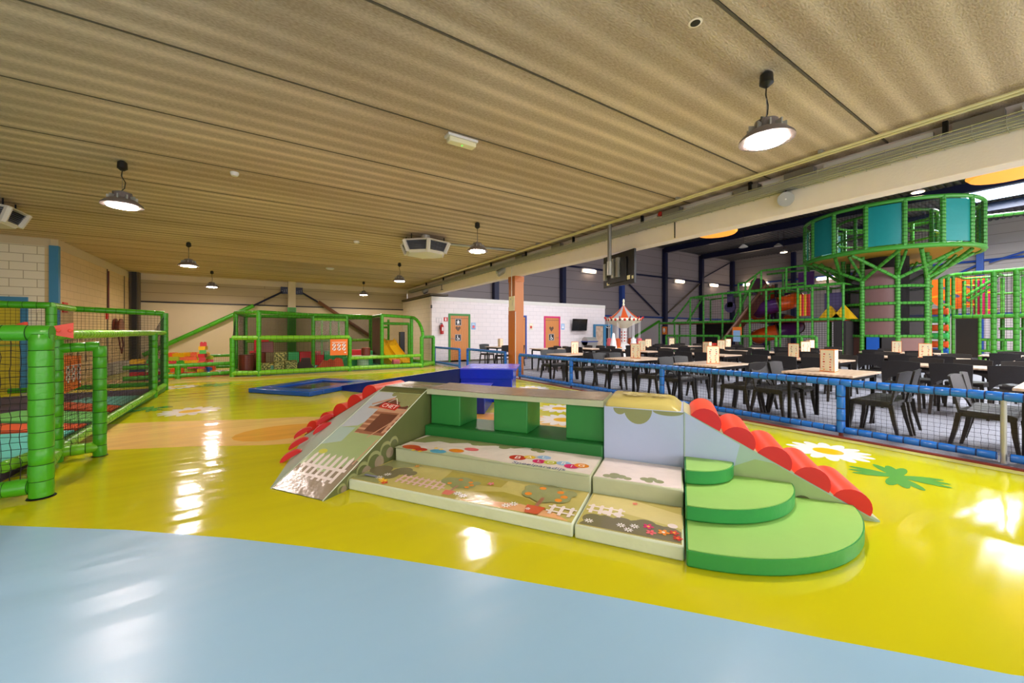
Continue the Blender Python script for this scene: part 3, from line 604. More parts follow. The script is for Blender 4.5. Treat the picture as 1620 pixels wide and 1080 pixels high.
lp = [(3.72, 1.66, 'round pendant lamp nearest the camera at upper right'), (3.72, 7.15, 'round pendant lamp in the middle, right of the faceted air unit'), (3.72, 12.65, 'round pendant lamp left of the far end of the beam'), (3.72, 18.1, 'smallest round pendant lamp by the back wall, right of the white column'),
      (-1.6, 7.15, 'large round pendant lamp at left'), (-1.62, 12.65, 'second round pendant lamp from the left'), (-1.64, 18.0, 'small round pendant lamp at far left before the back wall'),
      (-1.6, 1.66, 'round pendant lamp above the camera at left'), (3.72, -3.84, 'round pendant lamp behind the camera at right'), (-1.6, -3.84, 'round pendant lamp behind the camera at left')]
L0 = pendant((lp[0][0], lp[0][1], CEIL)); L0['label'] = lp[0][2]
for x, y, lab in lp[1:]: dup(L0, (x, y, CEIL), random.uniform(0, 3), lab)
# emergency light, detectors, hole
e = onZ(730, 224, CEIL-.04); t = thing('emergency_light', (e[0], e[1], CEIL), 'white rectangular emergency light on the concrete ceiling', 'light')
rt = lambda x, y, z: (e[0]+x, e[1]+y, z)
m = MB(); m.box(-.19, .19, -.065, .065, CEIL-.03, CEIL, 'plastic_white', rt); m.build('backplate', t, bevel=.005)
m = MB(); m.box(-.17, .17, -.055, .055, CEIL-.085, CEIL-.03, 'em_lens', rt); m.build('diffuser', t, bevel=.012); m = MB(); m.box(.0, .015, -.01, .01, CEIL-.087, CEIL-.084, 'led_green', rt); m.build('indicator', t)
for i, (px, py, r, lab) in enumerate(((371, 275, .055, 'round cream smoke detector above the left lamp row'), (564, 383, .07, 'small white smoke detector left of the faceted air unit'), (522, 425, .14, 'small pale disc on the far ceiling'))):
    p = onZ(px, py, CEIL-.02); m = MB(); m.lathe([(r, .02), (r, 0), (r*.7, -.03), (.01, -.035)], p, 'plastic_white', 18); tag(m.build('smoke_detector', loc=p), lab, 'detector', 'detectors on the concrete ceiling')
p = onZ(1100, 36, CEIL); m = MB(); m.lathe([(.035, -.004), (.01, -.006)], p, 'steel_black', 14); m.lathe([(.05, -.001), (.036, -.004)], p, 'beam_cream', 14); tag(m.build('ceiling_socket', loc=p), 'small dark round hole in the concrete ceiling', 'hole')
# faceted ceiling air units
def air_unit(cx, cy, lab, rot=0):
    t = thing('air_unit', (cx, cy, CEIL), lab, 'air unit', 'ceiling air units')
    n = 6; R1, R0 = .62, .5
    pt = lambda k, r, z: (cx+r*math.cos(2*PI*k/n+rot), cy+r*math.sin(2*PI*k/n+rot), z)
    m = MB(); m.loft([[pt(k, R0, 3.23) for k in range(n)], [pt(k, R0-.05, 3.17) for k in range(n)]], 'plastic_white'); m.loft([[pt(k, R1, 3.43) for k in range(n)], [pt(k, R1-.02, 3.46) for k in range(n)]], 'plastic_white')
    for k in range(n): m.tube(pt(k, R1-.02, 3.45), pt(k, R0-.01, 3.2), .05, 'plastic_white', 6)
    m.lathe([(.1, 3.45), (.1, CEIL-.03)], (cx-.1, cy-.3, 0), 'metal_galv', 12); m.build('casing', t, smooth=False)
    m = MB(); m.loft([[pt(k, R1-.06, 3.43) for k in range(n)], [pt(k, R0-.05, 3.22) for k in range(n)]], 'ink_grey')
    for j in range(7):
        f = (j+.5)/7; r = R1-.03+(R0-.02-R1+.03)*f; z = 3.42-.19*f; m.loft([[pt(k, r, z+.006) for k in range(n)], [pt(k, r+.01, z-.006) for k in range(n)]], 'metal_dark')
    m.build('louvres', t, smooth=False)
    m = MB()
    for a, b in ((.4, .2), (-.4, .2), (.4, -.2), (-.4, -.2)): m.tube((cx+a, cy+b, 3.45), (cx+a, cy+b, CEIL), .012, 'metal_dark', 5)
    m.build('hanger', t)
air_unit(3.25, 8.95, 'white faceted air unit hanging from the concrete ceiling, mid picture', .3); air_unit(-4.15, 10.4, 'white faceted air unit at the left edge of the picture', .5)
m = MB(); m.path([(3.7, 9.2, CEIL-.03), (4.6, 9.1, CEIL-.03), (5.8, 8.9, CEIL-.03)], .03, 'metal_galv', 8); tag(m.build('ceiling_pipe'), 'grey pipe under the ceiling from the faceted air unit', 'pipe')

# ---- details on toilet wall, left wall, back wall
t = thing('fire_extinguisher', (6.55, TY-.12, 1.25), 'red fire extinguisher on the white block wall left of the green framed door', 'fire extinguisher')
m = MB(); m.lathe([(.05, 0), (.08, .02), (.08, .36), (.05, .42), (.02, .44)], (6.55, TY-.1, 1.25), 'extinguisher_red', 18); A = Art(m, lambda x, y, h: (x, TY-.182-h, y)); A.rect(6.52, 6.58, 1.4, 1.56, 'ink_white'); m.build('cylinder', t)
m = MB(); m.path([(6.55, TY-.1, 1.7), (6.47, TY-.12, 1.72), (6.42, TY-.14, 1.62), (6.44, TY-.15, 1.45)], .014, 'plastic_black', 6); m.tube((6.55, TY-.1, 1.68), (6.55, TY-.1, 1.74), .025, 'plastic_black'); m.build('hose', t)
m = MB(); m.box(6.68, 6.86, TY-.02, TY-.002, 1.82, 2.0, 'ink_red'); A = Art(m, lambda x, y, h: (x, TY-.02-h, y)); A.rect(6.74, 6.79, 1.85, 1.95, 'ink_white'); A.disc(6.765, 1.965, .018, 'ink_white'); tag(m.build('fire_sign', loc=(6.77, TY, 1.9)), 'small red and white fire extinguisher sign', 'sign')
m = MB()
for a in ((6.32, 6.58, 1.95, 1.96), (6.32, 6.58, 1.75, 1.76), (6.32, 6.33, 1.76, 1.95), (6.57, 6.58, 1.76, 1.95), (6.44, 6.45, 1.76, 1.95)): m.box(a[0], a[1], TY-.01, TY, a[2], a[3], 'ink_grey')
tag(m.build('notice_outline', loc=(6.45, TY, 1.8)), 'thin grey outline of a notice holder left of the red sign', 'sign')
for i, (x, z, c1, c2, lab) in enumerate(((8.14, 1.62, 'ink_paleblue', 'ink_pink', 'small blue and pink poster right of the green framed door'), (11.4, 1.63, 'sign_cream', 'ink_red', 'small red and cream poster right of the orange pillar'), (13.5, 1.64, 'ink_paleblue', 'ink_white', 'small blue poster right of the pink framed door'))):
    m = MB(); m.box(x-.11, x+.11, TY-.015, TY, z-.155, z+.155, c1); A = Art(m, lambda a, b, h: (a, TY-.015-h, b)); A.disc(x, z-.03, .07, c2); A.rect(x-.07, x+.07, z+.07, z+.1, 'ink_white'); A.rect(x-.08, x+.08, z-.13, z-.12, 'ink_navy')
    tag(m.build('poster', loc=(x, TY, z)), lab, 'poster', 'small posters on the toilet wall')
t = thing('wall_television', (14.53, TY-.2, 1.75), 'black television on the white block wall right of the pink door', 'television')
m = MB(); tt = lambda x, y, z: (x, y-(z-1.43)*.12, z); m.box(14.0, 15.06, TY-.2, TY-.15, 1.43, 2.07, 'plastic_black', tt); m.build('television_case', t, bevel=.006)
m = MB(); m.box(14.02, 15.04, TY-.204, TY-.2, 1.46, 2.05, 'screen', tt); m.build('screen_panel', t); m = MB(); m.box(14.35, 14.7, TY-.15, TY, 1.65, 1.85, 'metal_dark'); m.build('wall_mount', t)
p = (6.11, TY-.02, 2.45); m = MB(); m.box(6.08, 6.12, TY-.05, TY+.03, 2.38, 2.52, 'plastic_black'); tag(m.build('wall_sensor', loc=p), 'tiny black sensor on the corner of the white block wall', 'sensor')
# cabin with blue frame in the hall
t = thing('door_5', (16.5, 15.9, 0), 'open doorway of a wood clad cabin with a blue frame, behind the tables', 'door', kind='structure')
q = lambda px, py: onY(px, py, 15.9)
x0, x1, x2 = q(941, 520)[0], q(955.5, 520)[0], q(968, 520)[0]; zt = q(950, 513)[2]
m = MB(); m.box(x0+.06, x1-.05, 15.92, 16.02, 0, zt-.08, 'table_wood'); m.build('cladding', t)
m = MB(); m.box(x0, x0+.07, 15.88, 16.02, 0, zt, 'blue_post'); m.box(x0+.07, x2-.08, 15.88, 16.02, zt-.08, zt, 'blue_post'); m.box(x1-.05, x1+.12, 15.86, 16.02, 0, zt-.08, 'blue_post'); m.box(x2-.08, x2+.02, 15.88, 16.02, 0, zt, 'blue_post'); m.build('door_frame', t)
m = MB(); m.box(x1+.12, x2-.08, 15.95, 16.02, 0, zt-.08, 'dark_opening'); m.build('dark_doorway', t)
m = MB(); m.path([(x1+.14, 15.9, zt-.1), (x1+.2, 15.87, zt-.18), (x2-.18, 15.87, zt-.18), (x2-.12, 15.9, zt-.1)], .02, 'plastic_white', 6); m.build('rail_handle', t)
m = MB(); b0_, b1_ = onY(926, 0, 15.2)[0], onY(941, 0, 15.2)[0]; m.box(b0_, b1_, 15.0, 15.5, 0, .85, 'metal_galv'); m.tube((b0_, 15.25, .85), (b1_, 15.25, .85), .24, 'metal_galv', 14); m.box(b0_-.03, b1_+.03, 14.98, 15.52, .82, .87, 'steel_blue')
tag(m.build('waste_bin', loc=(b0_, 15.2, 0)), 'grey bin with a rounded blue trimmed lid beside the cabin', 'bin')
# column in the back wall with braces
m = MB(); m.box(.88, 1.18, 19.95, 20.15, 2.45, 3.6, 'plaster'); m.box(.86, 1.2, 19.93, 20.14, 0, 2.45, 'pad_green')
for x in (.95, 1.03, 1.11): m.box(x, x+.012, 19.92, 19.935, 0, 2.45, 'pad_green_seam')
tag(m.build('padded_column', loc=(1.03, 20, 0)), 'cream column with green padding in the middle of the back wall', 'column')
for i, (x0, x1) in enumerate(((.6, .88), (1.18, 1.46))):
    m = MB(); m.box(x0, x1, 20.0, 20.05, 3.05, 3.36, 'steel_navy')
    for a in range(2):
        for b in range(3): m.lathe([(.015, 0), (.015, .015)], (x0+.06+b*.08, 20.0, 3.12+a*.06+b*.03), 'metal_grey', 6, (0, -1, 0))
    tag(m.build('gusset_plate', loc=(x0, 20, 3.2)), 'navy bolted plate on the %s of the cream column' % ('left' if i == 0 else 'right'), 'steel plate')
m = MB(); m.tube((.68, 20.02, 3.14), (-.45, 20.02, 2.45), .045, 'steel_navy', 6); m.pad((-.4, 20.0, 2.48), (-3.9, 20.0, .46), .085, 'pad_green', 'pad_green_seam', .6, 10)
tag(m.build('padded_brace', loc=(-2, 20, 1.5)), 'long brace with green padding sloping down to the left on the back wall', 'brace')
m = MB(); m.tube((1.4, 20.05, 3.16), (2.2, 20.05, 2.68), .045, 'steel_navy', 6); m.tube((2.1, 20.02, 2.76), (5.3, 20.02, .55), .08, 'slide_brown', 8)
tag(m.build('wall_brace', loc=(3.2, 20, 2)), 'brown brace sloping down to the right on the back wall', 'brace')
# hose reel & small things on the left wall
t = thing('fire_hose_reel', (-4.15, 18.25, 1.3), 'round brown-red fire hose reel on the tan block wall', 'hose reel')
m = MB(); m.lathe([(.1, 0), (.3, .0), (.3, .03), (.22, .04), (.22, .12), (.3, .13), (.3, .16), (.08, .17)], (-4.26, 18.25, 1.5), 'soft_brown', 24, (1, 0, 0)); m.build('reel_drum', t)
m = MB(); m.path([(-4.15, 18.1, 1.3), (-4.1, 18.05, .9), (-4.1, 18.25, .62), (-4.1, 18.42, .9), (-4.15, 18.4, 1.35)], .025, 'soft_brown', 8); m.build('hose', t)
m = MB(); m.box(-4.28, -4.24, 17.4, 17.55, 1.75, 1.95, 'extinguisher_red'); tag(m.build('alarm_box', loc=(-4.26, 17.5, 1.8)), 'small red box on the pipe of the tan block wall', 'alarm')
m = MB(); m.box(-4.28, -4.25, 14.25, 14.5, 1.82, 2.08, 'ink_red'); m.box(-4.25, -4.249, 14.3, 14.45, 1.87, 2.02, 'ink_white'); tag(m.build('fire_sign', loc=(-4.26, 14.4, 1.9)), 'small red sign beside the blue corner trim', 'sign')
m = MB(); m.box(-4.2, -3.9, 16.6, 18.6, 0, .35, 'ink_grey'); tag(m.build('storage_box', loc=(-4, 17.5, 0), bevel=.02), 'low grey box against the tan block wall', 'box')
m = MB(); m.tube((-4.24, 17.52, 3.3), (-4.24, 17.52, 1.95), .02, 'soft_brown', 6); tag(m.build('wall_pipe', loc=(-4.24, 17.5, 2)), 'thin rusty pipe down the tan block wall', 'pipe')

# ================================================================== SOFT CLIMBING SET (local u,v frame)
B = MB
def wbox(m, u0, u1, v0, v1, z0, z1, mm): m.box(u0, u1, v0, v1, z0, z1, mm, lambda x, y, z: W(x, y, z))
def pxy(px, py, z): return LUV(*onZ(px, py, z)[:2])
def topart(m, z): return Art(m, lambda x, y, h: W(x, y, z+h))
def foam(name, u0, u1, v0, v1, z0, z1, side, top, label, cat, art=None, group=None, bevel=.012, puff=.004):
    t = thing(name, W((u0+u1)/2, (v0+v1)/2, z0), label, cat, group)
    m = MB(); wbox(m, u0, u1, v0, v1, z0, z1, side); m.build('foam_body', t, bevel=bevel)
    m = MB(); wbox(m, u0+bevel, u1-bevel, v0+bevel, v1-bevel, z1-.01, z1+.002, top); A = topart(m, z1+.002)
    if art: art(A)
    m.build('printed_cover' if art else 'cover', t, smooth=False)
    return t
Z1 = .09
def orange_tree(A, x, y, s, pot=True):
    A.blob([(x-.09*s, y+.12*s, .07*s), (x+.09*s, y+.12*s, .08*s), (x, y+.2*s, .09*s), (x, y+.1*s, .09*s), (x-.12*s, y+.2*s, .05*s), (x+.14*s, y+.2*s, .05*s)], 'print_bush')
    A.bar(x, y-.06*s, x, y+.08*s, .025*s, 'print_wood')
    for a, b in ((-.11, .1), (.1, .08), (-.05, .22), (.08, .2), (.12, .14)): A.disc(x+a*s, y+b*s, .024*s, 'ink_orange')
    if pot: A.poly([(x-.06*s, y-.05*s), (x-.04*s, y-.15*s), (x+.04*s, y-.15*s), (x+.06*s, y-.05*s)], 'ink_terracotta')
def fence_print(A, x0, x1, y, h, m, n, slant=0):
    A.bar(x0, y+h*.3, x1, y+h*.3, .018, m); A.bar(x0, y+h*.75, x1, y+h*.75, .018, m)
    for k in range(n):
        x = x0+(x1-x0)*(k+.5)/n; A.poly([(x-.012, y), (x+.012, y), (x+.012+slant, y+h*.92), (x+slant, y+h), (x-.012+slant, y+h*.92)], m)
def daisies(A, pts, r): 
    for x, y in pts:
        for k in range(8): a = PI/4*k; A.disc(x+r*.6*math.cos(a), y+r*.6*math.sin(a), r*.42, 'ink_white', r*.14, 8, a)
        A.disc(x, y, r*.22, 'print_bush', n=8)
def art1(A):
    A.poly([(.03, .25), (.4, .5), (.03, .53)], 'print_bush'); A.blob([(.12, .13, .11), (.24, .2, .1), (.3, .32, .09), (.1, .28, .1), (.4, .3, .06)], 'print_bush_dark')
    A.poly([(.02, .02), (.3, .02), (.26, .12), (.02, .2)], 'print_bush')
    A.poly([(.9, .05), (1.1, .2), (1.3, .27), (1.5, .24), (1.7, .12), (1.75, .02), (.9, .02)], 'print_hill')
    A.poly([(1.05, .02), (1.2, .07), (1.5, .13), (1.75, .1), (1.88, .02)], 'print_path')
    A.poly([(.75, .2), (1.0, .3), (1.25, .34), (1.25, .48), (.7, .5)], 'print_hill')
    fence_print(A, .38, .85, .1, .17, 'print_pink', 8, -.02)
    A.blob([(.8, .3, .07), (.9, .33, .08), (.98, .27, .06)], 'print_bush'); orange_tree(A, .92, .17, .8)
    A.flower(.3, .08, .04, 'ink_yellow', 'ink_orange'); A.flower(.34, .05, .03, 'ink_red', 'ink_orange'); A.flower(.26, .1, .03, 'ink_yellow', 'ink_white')
    daisies(A, [(.22, .12), (.24, .2), (1.0, .1), (1.06, .08), (1.42, .06), (1.46, .1)], .035)
    orange_tree(A, 1.62, .19, 1.15); fence_print(A, 1.7, 1.9, .06, .15, 'print_white', 3); daisies(A, [(1.58, .07)], .02)
    A.rect(.07, .2, .1, .13, 'ink_navy'); A.rect(.08, .19, .11, .12, 'ink_grey')
    A.flower(.35, .46, .025, 'ink_orange', 'ink_yellow'); A.flower(1.15, .36, .03, 'ink_pink', 'ink_grey')
foam('play_mat', 0, 1.915, 0, .54, 0, Z1, 'foam_mint', 'print_straw', 'long low foam mat printed with picket fence and orange trees, in front', 'mat', art1)
def art2(A):
    A.poly([(1.94, .3), (2.1, .3), (2.56, .2), (2.56, .4), (2.2, .52), (1.95, .5)], 'print_straw_light')
    A.poly([(1.95, .03), (2.0, .14), (2.08, .2), (2.2, .16), (2.3, .22), (2.42, .2), (2.55, .16), (2.55, .02), (1.95, .02)], 'print_bush_dark')
    A.blob([(2.02, .12, .07), (2.2, .14, .07), (2.34, .17, .07), (2.48, .13, .07)], 'print_bush_dark')
    fence_print(A, 1.95, 2.2, .2, .14, 'print_white', 4); A.blob([(2.08, .24, .03), (2.16, .24, .03), (2.5, .22, .03)], 'print_white')
    daisies(A, [(2.0, .08), (2.2, .1), (2.28, .12), (2.25, .06)], .03)
    A.flower(2.36, .15, .035, 'ink_magenta', 'ink_yellow'); A.flower(2.38, .08, .032, 'ink_pink', 'ink_red'); A.flower(2.45, .11, .036, 'ink_orange', 'ink_white'); A.flower(2.51, .13, .03, 'ink_red', 'ink_yellow'); A.flower(2.53, .07, .03, 'ink_red', 'ink_orange')
    A.flower(2.25, .45, .02, 'ink_pink', 'ink_yellow')
foam('play_mat', 1.925, 2.565, 0, .54, 0, Z1, 'foam_mint', 'print_straw', 'short low foam mat printed with flowers, left of the green steps', 'mat', art2)
Z2 = .21
CIRC = [('B', 762, 731.5, 818, 'ink_red', .075, .05)]
def art3(A):
    A.poly([(.03, .53), (.5, .53), (1.9, .53), (1.9, .57), (1.5, .6), (1.2, .56), (.7, .62), (.3, .6), (.03, .6)], 'foam_sage')
    A.poly([(.03, .75), (.1, 1.03), (1.2, 1.03), (1.1, .95), (.9, .97), (.75, .9), (.6, .94), (.45, .86), (.3, .88), (.2, .78)], 'print_bush')
    A.blob([(.7, .95, .06), (1.0, .96, .06), (1.3, 1.0, .05), (1.36, .97, .04)], 'print_bush')
    for (px, py), mm, rx in (((651, 707), 'ink_terracotta', .1), ((665, 711), 'ink_red', .075), ((693, 714), 'ink_blue', .085), ((722, 713), 'ink_orange', .08), ((746, 711), 'ink_pink', .075)):
        u, v = pxy(px, py, Z2); A.disc(u, v, rx, mm, rx*.62)
    for px, py in ((654, 712), (664, 714), (698, 711), (690, 709)): u, v = pxy(px, py, Z2); A.disc(u, v, .02, 'ink_yellow')
    for ch, px, py, c, r in (('B', 819, 724, 'ink_red', .078), ('A', 838, 723.5, 'ink_yellow', .052), ('L', 861, 724, 'ink_paleblue', .062), ('L', 853, 730, 'ink_magenta', .06), ('O', 871, 732, 'ink_lime', .06), ('R', 892, 733.5, 'ink_paleblue', .064), ('I', 904, 738, 'ink_magenta', .062), ('G', 920, 737, 'ink_orange', .062)):
        u, v = pxy(px, py, Z2); A.disc(u, v, r, c, r*.82, 22); A.text(ch, u, v, r*1.35, 'ink_white', .06)
    a = Vector(pxy(812, 729, Z2)); b = Vector(pxy(893, 741, Z2)); d = b-a; mid = (a+b)/2; A.text('Speelparadijs', mid.x+.015, mid.y-.035, .08, 'ink_navy', math.atan2(d.y, d.x), 1.12)
foam('step_mat', .03, 1.915, .545, 1.045, 0, Z2, 'foam_sage', 'print_white', 'long foam step printed with coloured letter circles and small round bushes', 'mat', art3)
def art4(A):
    A.blob([(2.03, .6, .035), (2.08, .64, .04), (2.13, .62, .04), (2.18, .6, .03), (2.08, .59, .03), (2.3, .64, .035), (2.35, .66, .035), (2.4, .63, .035), (2.33, .61, .03)], 'print_bush')
foam('step_mat', 1.925, 2.565, .545, 1.045, 0, Z2, 'foam_sage', 'print_white', 'short white foam step with two small bushes, in front of the pale blue block', 'mat', art4)
foam('base_block', .0, 1.915, 1.05, 1.56, 0, .31, 'foam_green_deep', 'foam_green_deep', 'long low dark green foam block under the three green cubes', 'foam block')
for u0, u1, lab in ((.02, .39, 'left of the three green foam cubes under the bridge plank'), (.79, 1.16, 'middle of the three green foam cubes under the bridge plank'), (1.55, 1.91, 'right green foam cube under the bridge plank, beside the pale blue block')):
    m = MB(); wbox(m, u0, u1, 1.14, 1.52, .312, .635, 'foam_green'); tag(m.build('foam_cube', loc=W((u0+u1)/2, 1.3, .312), bevel=.01), lab, 'foam cube', 'green cubes under the bridge plank')
# bridge plank, slightly sagging
t = thing('bridge_plank', W(.95, 1.3, .635), 'long flat foam plank with glossy brown wood print, lying on the green cubes', 'foam plank')
m = MB(); N = 20
for k in range(N):
    a, b = k/N, (k+1)/N; f = lambda q: -.012*math.sin(q*PI)
    vs = []
    for q in (a, b):
        u = .0+1.91*q
        for v, z in ((1.09, .642), (1.09, .70), (1.56, .71), (1.56, .645)): vs.append(W(u, v, z+(f(q) if z > .65 else 0)))
    m.add(vs, [(0, 4, 5, 1), (1, 5, 6, 2), (2, 6, 7, 3), (3, 7, 4, 0)]+([(0, 1, 2, 3)] if k == 0 else [])+([(7, 6, 5, 4)] if k == N-1 else []), 'foam_sage')
m.build('foam_body', t)
m = MB()
for k in range(N):
    a, b = k/N, (k+1)/N
    m.add([W(1.91*a, 1.1, .703-.012*math.sin(a*PI)), W(1.91*b, 1.1, .703-.012*math.sin(b*PI)), W(1.91*b, 1.55, .713-.012*math.sin(b*PI)), W(1.91*a, 1.55, .713-.012*math.sin(a*PI))], [(0, 1, 2, 3)], 'foam_taupe')
m.build('printed_cover', t)
# dog-house ramp at left: slope faces the camera
HT = .68
t = thing('foam_ramp', W(-.3, .6, 0), 'left foam ramp printed with a wooden kennel, a red name sign and a picket fence', 'foam ramp')
m = MB(); prof = [(-.25, 0), (1.56, 0), (1.56, HT+.02), (1.1, HT), (1.03, HT-.03)]
m.prism(prof, lambda p, q: W(-.61, p, q), lambda p, q: W(0, p, q), 'foam_olive'); m.build('foam_body', t, bevel=.008)
m = MB(); SL = Vector((1.28, HT-.03)).length; nx_, nz_ = -(HT-.03)/SL, 1.28/SL
def slope(x, y, h): return W(-.61+x, -.25+1.28*y/SL+nx_*(h+.001), (HT-.03)*y/SL+nz_*(h+.001))
A = Art(m, slope); w = .61
A.rect(.01, w-.01, .01, SL-.01, 'print_grass')
A.poly([(.01, .8), (.2, .85), (.3, 1.0), (.4, SL-.02), (.01, SL-.02)], 'print_sky')
A.poly([(.01, .55), (.2, .62), (.2, .82), (.01, .8)], 'foam_blue_green')
A.poly([(.01, .01), (w-.01, .01), (w-.01, .36), (.5, .34), (.42, .2), (.3, .24), (.2, .3), (.1, .26), (.01, .3)], 'foam_taupe')
A.blob([(.48, .25, .09), (.56, .36, .07), (.36, .18, .08), (.1, .3, .05)], 'foam_taupe')
A.poly([(.24, .75), (.6, .75), (.6, 1.12), (.24, 1.12)], 'print_wood_light')
for k in range(5): A.rect(.24, .6, .76+k*.07, .805+k*.07, 'print_wood')
A.poly([(.33, .78), (.56, .78), (.56, 1.06), (.33, 1.06)], 'print_wood_dark'); A.bar(.56, .76, .56, 1.1, .03, 'print_wood_light'); A.bar(.3, .77, .6, .77, .035, 'print_wood')
A.poly([(.12, 1.13), (.58, 1.13), (.58, 1.2), (.42, 1.32), (.3, 1.32)], 'print_wood_dark'); A.bar(.1, 1.14, .6, 1.14, .035, 'print_wood_light'); A.bar(.1, 1.19, .34, 1.34, .03, 'print_wood_light')
A.poly([(.3, 1.38), (.32, 1.3), (.42, 1.26), (.5, 1.3), (.6, 1.18), (.6, SL-.02), (.2, SL-.02)], 'print_bush'); A.blob([(.5, 1.26, .07), (.4, 1.34, .06), (.27, 1.39, .04)], 'print_bush')
A.poly([(.22, 1.15), (.46, 1.12), (.47, 1.21), (.23, 1.24)], 'ink_red'); A.text('CHET', .345, 1.18, .082, 'ink_white', -.11)
A.bar(.28, 1.24, .34, 1.32, .008, 'print_white'); A.bar(.34, 1.32, .42, 1.22, .008, 'print_white')
A.bar(.36, .55, .6, 1.04, .014, 'print_wood_light'); A.bar(.56, .38, .58, .7, .014, 'print_wood_light')
for k in range(7):
    x = .07+k*.072; A.poly([(x, .16), (x+.03, .16), (x+.035, .42), (x+.015, .46), (x-.005, .42)], 'print_white')
A.bar(.04, .3, .56, .3, .03, 'print_white'); A.bar(.04, .2, .5, .2, .025, 'print_white')
A.disc(.12, .47, .05, 'ink_lime', .03); A.disc(.4, .62, .06, 'print_grass', .12)
m.build('printed_cover', t, smooth=False)
m = MB(); A = Art(m, lambda x, y, h: W(.001+h, x, y))     # clouds of bush printed on its side face
for x, y, r in ((-.07, .03, .045), (.04, .06, .06), (.16, .11, .075), (.3, .15, .09), (.45, .21, .08), (.56, .25, .06)): A.disc(x, y, r, 'print_bush')
for x, y, r in ((-.07, .02, .035), (.04, .045, .05), (.16, .09, .065), (.3, .13, .078), (.45, .19, .068), (.56, .23, .05)): A.disc(x, y, r, 'foam_olive')
for x, y, r in ((-.05, .0, .03), (.06, .02, .04), (.2, .06, .055), (.36, .1, .06), (.5, .15, .05)): A.disc(x, y+.02, r, 'foam_taupe')
m.build('side_print', t, smooth=False)
m = MB(); wbox(m, -.6, -.01, 1.11, 1.55, HT+.0, HT+.014, 'foam_olive'); A = topart(m, HT+.014); A.disc(-.3, 1.3, .2, 'foam_taupe', .12); m.build('top_cover', t)
m = MB(); m.path([W(-.605, -.25, .003), W(-.605, 1.03, HT-.026), W(-.605, 1.1, HT+.004)], .004, 'foam_mint', 5); m.path([W(-.005, -.25, .003), W(-.005, 1.03, HT-.026), W(-.005, 1.1, HT+.004)], .004, 'foam_mint', 5); m.build('piping', t)
# roll ramps: wedges with five half-round rolls
def roll_ramp(sign, uedge, label, side_m, n=5):
    t = thing('roll_ramp', W(uedge+sign*.5, 1.3, 0), label, 'foam ramp'); L = 1.24; H0 = .665
    P = lambda s_, v, z: W(uedge+sign*s_, v, z)
    m = MB(); m.prism([(0, 0), (L, 0), (L, .012), (0, H0)], lambda p, q: P(p, 1.05, q), lambda p, q: P(p, 1.56, q), side_m, 'foam_blue_green' if sign > 0 else 'foam_olive'); m.build('wedge', t)
    m = MB(); A = Art(m, lambda x, y, h: P(x, 1.05-h, y), .001)
    if sign > 0:
        A.poly([(.0, 0), (.4, .0), (.62, .33), (.35, .26), (.28, .2), (.0, .2)], 'foam_blue'); A.poly([(.01, .2), (.35, .22), (.4, .44), (.01, .655)], 'foam_blue')
        A.poly([(.3, .24), (.62, .0), (L-.02, .004), (.62, .325), (.5, .34)], 'print_grass')
        for x, r in ((.4, .08), (.52, .09), (.68, .07), (.8, .06)): A.disc(x, .0+r*.9, r, 'foam_olive')
    m.build('side_print', t, smooth=False)
    sl = Vector((L, H0)).length; tx, tz = L/sl, -H0/sl; nx, nz = -tz, tx
    for k in range(n):
        c = .155+k*.232; R = .118; m = MB(); cz = H0*(1-c/L)
        pts = []
        for j in range(13):
            a = PI*j/12; q = -math.cos(a)*R; h = math.sin(a)*R*.98; pts.append((c+tx*q+nx*h, cz+tz*q+nz*h+.004))
        m.prism(pts, lambda p, q: P(p, 1.045, q), lambda p, q: P(p, 1.58, q), 'foam_red', 'foam_red_end')
        m.build('roll', t, bevel=.006)
    return t
roll_ramp(1, 2.57, 'right foam ramp with five red half-round rolls leading down to the yellow floor', 'foam_sage')
roll_ramp(-1, -.612, 'left foam ramp of red half-round rolls beside the kennel ramp', 'foam_olive')
# corner wedge at the far left with short red grips
t = thing('corner_wedge', W(-1.1, .6, 0), 'sloping grey-green corner wedge with small red grips, left edge of the kennel ramp', 'foam wedge')
a, b, c, d = W(-.62, -.25, 0), W(-1.84, 1.04, 0), W(-.62, 1.04, .66), W(-.62, 1.04, 0); e_ = W(-1.32, .5, 0)
m = MB(); m.add([a, e_, b, c, d], [(0, 3, 1), (1, 3, 2), (0, 4, 3), (2, 3, 4), (0, 1, 2, 4)], 'foam_blue_green'); m.build('foam_body', t, smooth=False)
for px, py, z in ((461, 721, .05), (473, 701, .08), (480, 684, .1), (511, 677, .22), (515, 663, .26)):
    u, v = pxy(px, py, z); m = MB(); pts = [(-.11*math.cos(PI*j/8), .055*math.sin(PI*j/8)) for j in range(9)]
    D = Vector((.62, .62, .48)).normalized(); Nn = Vector((-.34, -.34, .88)).normalized(); S = Vector((.707, -.707, 0))
    def pt(p, q, s_): x = D*p+Nn*q+S*s_; return W(u+x.x, v+x.y, z+x.z-.01)
    m.prism(pts, lambda p, q: pt(p, q, -.03), lambda p, q: pt(p, q, .03), 'foam_red_end'); m.build('grip', t, bevel=.006)
